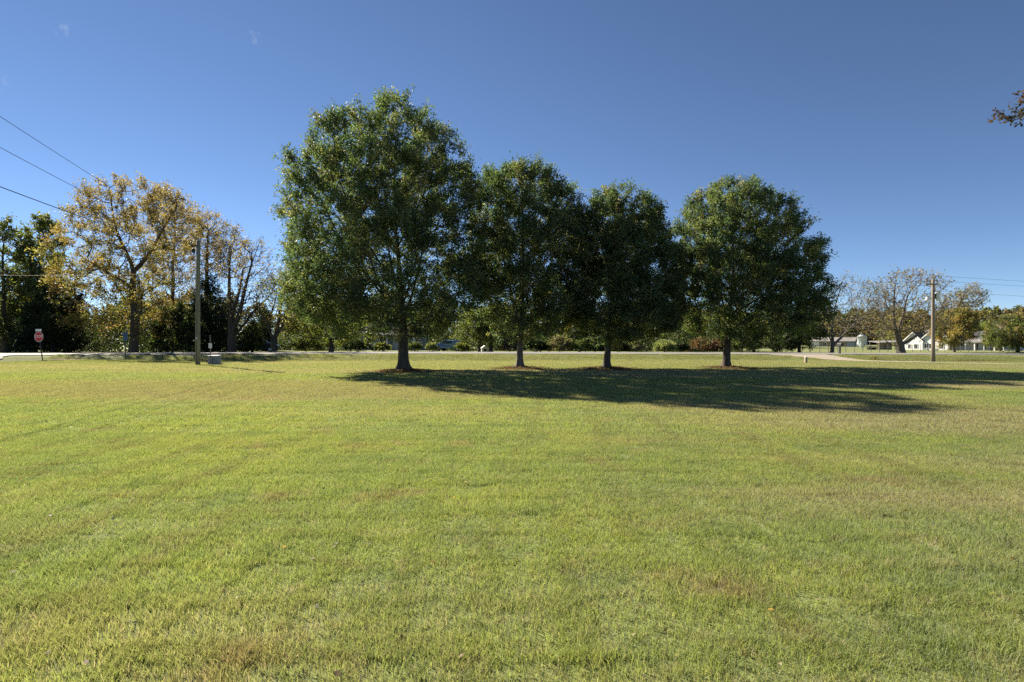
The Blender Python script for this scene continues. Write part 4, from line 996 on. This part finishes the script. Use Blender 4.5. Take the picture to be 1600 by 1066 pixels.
# ------------------------------------------------------------------ farmhouse, barns, feed bin
def gable(name, mat_w, mat_r, parent, cx, cy, w, d, eave, ridge, over=0.35, th=0.16, along='y'):
    """gabled block, its gable end facing -y when along='y', its long side facing -y when along='x'"""
    def m_(x, y, z): return (cx + x, cy + y, z) if along == 'y' else (cx + y, cy + x, z)
    hw, hd = w/2, d/2
    vs = [m_(-hw,-hd,-0.6), m_(hw,-hd,-0.6), m_(hw,hd,-0.6), m_(-hw,hd,-0.6), m_(-hw,-hd,eave), m_(hw,-hd,eave), m_(hw,hd,eave), m_(-hw,hd,eave), m_(0,-hd,ridge), m_(0,hd,ridge)]
    MB().add(vs, [(0,1,5,8,4), (2,3,7,9,6), (1,2,6,5), (3,0,4,7), (4,8,9,7), (5,6,9,8)]).build(name, M[mat_w], parent)
    sl = (ridge - eave) / hw; ew = hw + over; ez = eave - sl * over
    rf = None
    for s in (-1, 1):
        a = [m_(0,-hd-over,ridge+.02), m_(0,hd+over,ridge+.02), m_(s*ew,hd+over,ez+.02), m_(s*ew,-hd-over,ez+.02)]
        b = [(x, y, z + th) for x, y, z in a]
        MB().add(a + b, [(0,1,2,3),(7,6,5,4),(0,4,5,1),(1,5,6,2),(2,6,7,3),(3,7,4,0)]).build("roof_slope", M[mat_r], parent)
    if along == 'y':                          # white barge boards on the gable facing the road
        for s in (-1, 1):
            a = [m_(0,-hd-over-.03,ridge+th+.03), m_(s*(ew+.02),-hd-over-.03,ez+th+.03), m_(s*(ew+.02),-hd-over-.03,ez-.12), m_(0,-hd-over-.03,ridge-.10)]
            b = [(x, y + 0.028, z) for x, y, z in a]
            MB().add(a + b, [(0,1,2,3),(7,6,5,4),(0,4,5,1),(1,5,6,2),(2,6,7,3),(3,7,4,0)]).build("barge_board", M['white_paint'], parent)
def window(parent, x, y, z, w, h):
    fr = MB().box((x, y - 0.03, z), (w + 0.16, 0.06, h + 0.16)).build("window", M['white_paint'], parent)
    for sx in (-1, 1):
        MB().box((x + sx * w / 4, y - 0.063, z), (w/2 - 0.05, 0.012, h)).build("pane", M['glass'], fr)
YH = 133.0; kk = YH / F
H = foot(1492, YH)
e = empty("farmhouse", H, math.radians(-66), "white gabled farmhouse with grey roofs and brick chimney", "house")
def hx(px): return (px - 1470) * kk
gable("wall", 'white_paint', 'shingle', e, hx(1426), 0, 4.2, 9, 2.5, 4.5)
gable("wall", 'white_paint', 'shingle', e, hx(1458), 0.8, 6.4, 10, 2.7, 5.6)
gable("wall", 'white_paint', 'shingle', e, hx(1442), 5, 8.0, 9.0, 2.4, 5.2, along='x')
gable("wall", 'white_paint', 'shingle', e, hx(1512), 3.5, 7.5, 10.2, 2.4, 4.6, along='x')
for px, z, y, w, h in [(1420, 1.2, -4.5, 0.6, 0.9), (1430, 1.2, -4.5, 0.8, 1.0), (1445, 1.3, -4.2, 0.9, 1.0), (1452, 1.3, -4.2, 0.9, 1.0), (1466, 1.3, -4.2, 1.1, 1.1), (1458, 3.9, -4.2, 0.6, 0.8), (1426, 3.2, -4.5, 0.5, 0.6)]:
    window(e, hx(px), y, z, w, h)
for px in (1500, 1511, 1521): window(e, hx(px), -0.25, 1.2, 0.9, 1.3)
dr = MB().box((hx(1528), -0.28, 0.95), (1.0, 0.05, 2.0)).build("door", M['brick'], e); MB().tube([(hx(1528)+.38, -0.34, 0.95), (hx(1528)+.38, -0.31, 0.95)], 0.04, 8).build("handle", M['galv'], dr)
MB().box((hx(1512), -1.6, -0.05), (10.0, 2.8, 0.5)).build("porch_floor", M['stone'], e)
MB().add([(hx(1480), -3.3, 2.15), (hx(1546), -3.3, 2.15), (hx(1546), -0.2, 2.75), (hx(1480), -0.2, 2.75), (hx(1480), -3.3, 2.35), (hx(1546), -3.3, 2.35), (hx(1546), -0.2, 2.95), (hx(1480), -0.2, 2.95)], [(0,3,2,1),(4,5,6,7),(0,1,5,4),(1,2,6,5),(2,3,7,6),(3,0,4,7)]).build("porch_roof", M['metal_roof'], e)
for px in (1482, 1495, 1507, 1519, 1532, 1543): MB().box((hx(px), -3.0, 1.1), (0.20, 0.20, 2.1)).build("porch_post", M['white_paint'], e)
ch = MB().box((hx(1521), 2.4, 4.0), (0.95, 0.95, 5.2)).build("chimney", M['brick'], e); MB().box((hx(1521), 2.4, 6.66), (1.15, 1.15, 0.14)).build("cap", M['stone'], ch)
for px in (1447, 1461): MB().box((hx(px), -4.9, 0.3), (0.85, 0.7, 0.8)).build("cooling_unit", M['grey_paint'], e)

YB = 106.0; Bn = foot(1347, YB)
e = empty("feed_bin", Bn, 0, "galvanised cone-bottomed feed bin on legs in the field", "feed bin")
MB().lathe((0, 0, 0), [(0.16, 0.35), (0.18, 0.42), (0.78, 1.05), (0.78, 2.45), (0.80, 2.46), (0.72, 2.55), (0.22, 2.86), (0.16, 2.90)], 20, True).build("tank", M['galv'], e)
for z in (1.06, 1.5, 1.95, 2.43): MB().lathe((0, 0, z), [(0.785, -.025), (0.80, 0), (0.785, .025)], 20).build("hoop", M['galv'], e)
MB().lathe((0, 0, 2.90), [(0.22, 0), (0.20, 0.06), (0.05, 0.12)], 12).build("lid", M['galv'], e)
for k in range(4):
    a = math.pi/4 + k*math.pi/2
    MB().tube([(0.80*math.cos(a), 0.80*math.sin(a), -0.15), (0.80*math.cos(a), 0.80*math.sin(a), 1.4)], 0.04, 6).build("leg", M['galv'], e)

kb = 172 / F; Lb = foot(1303, 172.0)
e = empty("poultry_barn", Lb, math.radians(-40), "long low white and tan barn behind the field fence", "barn")
gable("wall", 'tan_wall', 'metal_roof', e, 0, 0, 7.0, 11.6, 1.5, 2.6, along='x')
MB().box((-4.7, -3.56, 0.5), (2.9, 0.08, 1.7)).build("wall_panel", M['white_paint'], e)
MB().box((4.9, -3.56, 0.5), (1.8, 0.08, 1.5)).build("wall_panel", M['pale_blue'], e)
for x in (-1.8, 0.2, 2.2): window(e, x, -3.5, 0.75, 0.9, 0.7)
ks = 112 / F; Sb = foot(1384, 112.0)
e = empty("open_shed", Sb, 0, "low open-sided shed with flat tin roof left of the farmhouse", "shed")
MB().add([(-2.3, -1.6, 1.32), (2.4, -1.6, 1.45), (2.4, 1.8, 1.75), (-2.3, 1.8, 1.62), (-2.3, -1.6, 1.42), (2.4, -1.6, 1.55), (2.4, 1.8, 1.85), (-2.3, 1.8, 1.72)], [(0,3,2,1),(4,5,6,7),(0,1,5,4),(1,2,6,5),(2,3,7,6),(3,0,4,7)]).build("roof", M['metal_roof'], e)
for x in (-2.1, -0.6, 0.9, 2.2):
    MB().box((x, -1.4, 0.6), (0.11, 0.11, 1.6)).build("post", M['bark_pale'], e)
    MB().box((x, 1.6, 0.65), (0.11, 0.11, 1.85)).build("post", M['bark_pale'], e)
MB().box((0.9, 1.72, 0.6), (2.5, 0.06, 1.5)).build("back_wall", M['tan_wall'], e)
# two dark hay feeders beside the shed
for px, lab in ((1359, "dark round hay feeder nearer the feed bin"), (1366, "dark round hay feeder nearer the open shed")):
    q = foot(px, 104.0); e = empty("hay_feeder", q, 0, lab, "hay feeder", "hay feeders in the field")
    for z in (0.1, 0.38, 0.62): MB().tube([(0.36*math.cos(a), 0.36*math.sin(a), z) for a in np.linspace(0, 2*math.pi, 17)], 0.035, 5, caps=False).build("ring", M['dark_metal'], e)
    for k in range(8): MB().tube([(0.36*math.cos(k*math.pi/4), 0.36*math.sin(k*math.pi/4), 0), (0.36*math.cos(k*math.pi/4), 0.36*math.sin(k*math.pi/4), 0.64)], 0.025, 5).build("bar", M['dark_metal'], e)
    MB().lathe((0, 0, 0), [(0.30, 0.02), (0.33, 0.2), (0.30, 0.45), (0.14, 0.55)], 12).build("hay", M['clay'], e)

# ------------------------------------------------------------------ cottage, hutch and cars behind the oaks
Ct = foot(618, 84.0)
e = empty("cottage", Ct, math.radians(4), "pale blue cottage with white porch posts behind the tallest oak", "house")
gable("wall", 'pale_blue', 'shingle', e, 0, 0, 5.6, 9.0, 2.3, 3.9, along='x')
MB().add([(-2.6, -4.6, 2.0), (3.4, -4.6, 2.0), (3.4, -2.7, 2.35), (-2.6, -2.7, 2.35), (-2.6, -4.6, 2.12), (3.4, -4.6, 2.12), (3.4, -2.7, 2.47), (-2.6, -2.7, 2.47)], [(0,3,2,1),(4,5,6,7),(0,1,5,4),(1,2,6,5),(2,3,7,6),(3,0,4,7)]).build("porch_roof", M['shingle'], e)
for x in (-2.3, -0.6, 1.4, 3.1): MB().box((x, -4.4, 0.95), (0.22, 0.22, 2.1)).build("porch_post", M['white_paint'], e)
for x in (-3.6, -1.4, 2.2): window(e, x, -2.8, 1.25, 0.9, 1.1)
dr = MB().box((0.5, -2.84, 1.0), (0.95, 0.05, 2.0)).build("door", M['white_paint'], e); MB().tube([(0.85, -2.90, 1.0), (0.85, -2.87, 1.0)], 0.04, 8).build("handle", M['dark_metal'], e if False else dr)
q = foot(757, 69.0)
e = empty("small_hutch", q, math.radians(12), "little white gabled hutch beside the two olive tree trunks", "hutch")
MB().add([(-.42,-.4,-.1),(.42,-.4,-.1),(.42,.4,-.1),(-.42,.4,-.1),(-.42,-.4,.38),(.42,-.4,.38),(.42,.4,.38),(-.42,.4,.38),(0,-.4,.68),(0,.4,.68)], [(0,1,5,8,4),(2,3,7,9,6),(1,2,6,5),(3,0,4,7),(4,8,9,7),(5,6,9,8)]).build("wall", M['white_paint'], e)
for s in (-1, 1):
    a = [(0,-.48,.70),(0,.48,.70),(s*.52,.48,.33),(s*.52,-.48,.33)]; b = [(x,y,z+.04) for x,y,z in a]
    MB().add(a+b, [(0,1,2,3),(7,6,5,4),(0,4,5,1),(1,5,6,2),(2,6,7,3),(3,7,4,0)]).build("roof_slope", M['white_paint'], e)
MB().box((0, -.405, .14), (.30, .012, .40)).build("painted_opening", M['tyre'], e)  # flat black panel on the wall; its colour stands for the shade inside

def car(loc, rz, paint, label):
    e = empty("parked_car", loc, rz, label, "car", "cars parked across the road")
    prof = [(-2.15,.35),(-2.2,.62),(-2.05,.82),(-1.25,.92),(-.72,1.36),(.55,1.42),(1.25,1.02),(1.95,.90),(2.2,.70),(2.2,.35)]
    vs = [(x, y * (0.80 if z > 1.0 else 1.0), z) for y in (-.86, .86) for x, z in prof]; n = len(prof)
    MB().add(vs, [tuple(range(n)), tuple(range(2*n-1, n-1, -1))] + [(i, i+n, (i+1) % n + n, (i+1) % n) for i in range(n)]).build("body", M[paint], e, bevel=0.05)
    for s in (-1, 1):
        MB().add([(-1.05, s*.80, .95), (.95, s*.80, .98), (.48, s*.705, 1.33), (-.66, s*.705, 1.30)], [(0,1,2,3) if s < 0 else (3,2,1,0)]).build("side_window", M['glass'], e)
    MB().add([(1.20,-.66,1.05),(1.20,.66,1.05),(.60,.60,1.405),(.60,-.60,1.405)], [(0,1,2,3)]).build("windscreen", M['glass'], e, (0.03, 0, 0.025))
    MB().add([(-1.22,-.66,.95),(-1.22,.66,.95),(-.75,.60,1.34),(-.75,-.60,1.34)], [(3,2,1,0)]).build("rear_window", M['glass'], e, (-0.03, 0, 0.025))
    for x in (-1.35, 1.35):
        for s in (-1, 1):
            w_ = MB().tube([(x, s*.70, .32), (x, s*.885, .32)], 0.32, 18).build("wheel", M['tyre'], e)
            MB().tube([(x, s*.87, .32), (x, s*.893, .32)], 0.19, 14).build("rim", M['galv'], w_)
    for s in (-1, 1):
        MB().box((2.17, s*.6, .70), (.09, .34, .13)).build("headlight", M['sign_white'], e); MB().box((-2.15, s*.62, .72), (.09, .30, .14)).build("tail_light", M['sign_red'], e)
    return e
car(foot(404, 65.5), math.radians(14), 'car_dark', "dark car parked between the two bare trees across the road")
car(foot(704, 72.0), math.radians(160), 'car_blue', "blue car half hidden by shrubs behind the oak row")

# ------------------------------------------------------------------ near tree whose branch hangs into the frame
rgb = np.random.default_rng(77)
tx, ty = 9.4, 7.6
o = Vector((tx, ty, gz(tx, ty)))
e = empty("crape_myrtle", o, 0, "tree past the frame whose russet leafy twig hangs against the sky", "tree")
tip = [Vector(((px - 800) / F * 7.4 - tx, 7.4 - ty, CAMZ - (py - 533) / F * 7.4 - o.z)) for px, py in [(1660, 150), (1625, 168), (1598, 182), (1580, 190)]]
tip2 = [Vector(((px - 800) / F * 7.5 - tx, 7.5 - ty, CAMZ - (py - 533) / F * 7.5 - o.z)) for px, py in [(1660, 150), (1635, 152), (1608, 156)]]
seeds = [([(0, 0, 0), (0.05, 0.02, 1.2), (0.0, 0.1, 2.6), (0.15, 0.0, 4.6), (0.1, 0.1, 6.2)], -1), ([(0.0, 0.1, 2.6), (-0.7, 0.0, 3.4), (-1.4, -0.1, 4.2)] + [tuple(t) for t in tip], -2), ([tuple(tip[0])] + [tuple(t) for t in tip2[1:]], -2)]
T = sample_env(envelope([(2.8, 0.3, 1.5), (4, 0.9, 2.2), (5.5, 0.9, 2.2), (6.8, 0.3, 0.8)]), 160, rgb, 9.1)
P, par, D = grow(seeds, T, 0.18, 0.25, 2.4)
n = len(P); has = np.zeros(n, bool); has[par[par >= 0]] = True; cnt = np.where(has, 0, 1).astype(float)
for i in range(n - 1, 0, -1): cnt[par[i]] += cnt[i]
RUSS = [((0.075, 0.038, 0.025), 3), ((0.06, 0.042, 0.022), 2), ((0.045, 0.045, 0.022), 2)]
lf, tw = foliage(P, par, D, cnt, 9000, rgb, 4, 0.22, 0.055, 0.028, RUSS, 1, 0.02)
tippts = np.array([list(a.lerp(b, t)) for a, b in list(zip(tip[:-1], tip[1:])) + list(zip(tip2[:-1], tip2[1:])) for t in rgb.random(12)])
nn = len(tippts); tippts = tippts + rgb.normal(0, 0.035, (nn, 3)) + np.array([[-0.02, 0, 0.01]])
ex = (tippts, rgb.normal(0, 1, (nn, 3)) + np.array([[-0.7, 0, -0.1]]), rgb.uniform(.03, .046, nn), rgb.uniform(.016, .024, nn), np.array([c[0] for c in RUSS])[rgb.integers(0, 3, nn)])
lf = tuple(np.concatenate([a, b]) for a, b in zip(lf, ex))
me, _ = skeleton_mesh("trunk", P, par, 0.08, 0.004, 1.3, tw); link_mesh("trunk", me, M['bark_pale'], e)
link_mesh("crown", leaf_cloud("crown", *lf, rgb), M['leaf'], e)

# a few dry leaves lying in the near lawn
n = 420; Y = 2.2 + 14 * rg.random(n) ** 1.4; X = rg.uniform(-1, 1, n) * (0.9 * Y + 0.6)
pos = np.stack([X, Y, ground_z(X, Y) + rg.uniform(0.02, 0.04, n)], -1); ld = rg.normal(0, 1, (n, 3)); ld[:, 2] *= 0.4
base = np.array([(0.26, 0.17, 0.09), (0.16, 0.09, 0.05), (0.36, 0.29, 0.18), (0.11, 0.10, 0.06)])[rg.integers(0, 4, n)]
tag(link_mesh("dry_leaves", leaf_cloud("dry_leaves", pos, ld, rg.uniform(.02, .05, n), rg.uniform(.012, .028, n), base, rg, 1.0), M['leaf']), "small dry leaves scattered thinly over the near lawn", "leaves", kind="stuff")
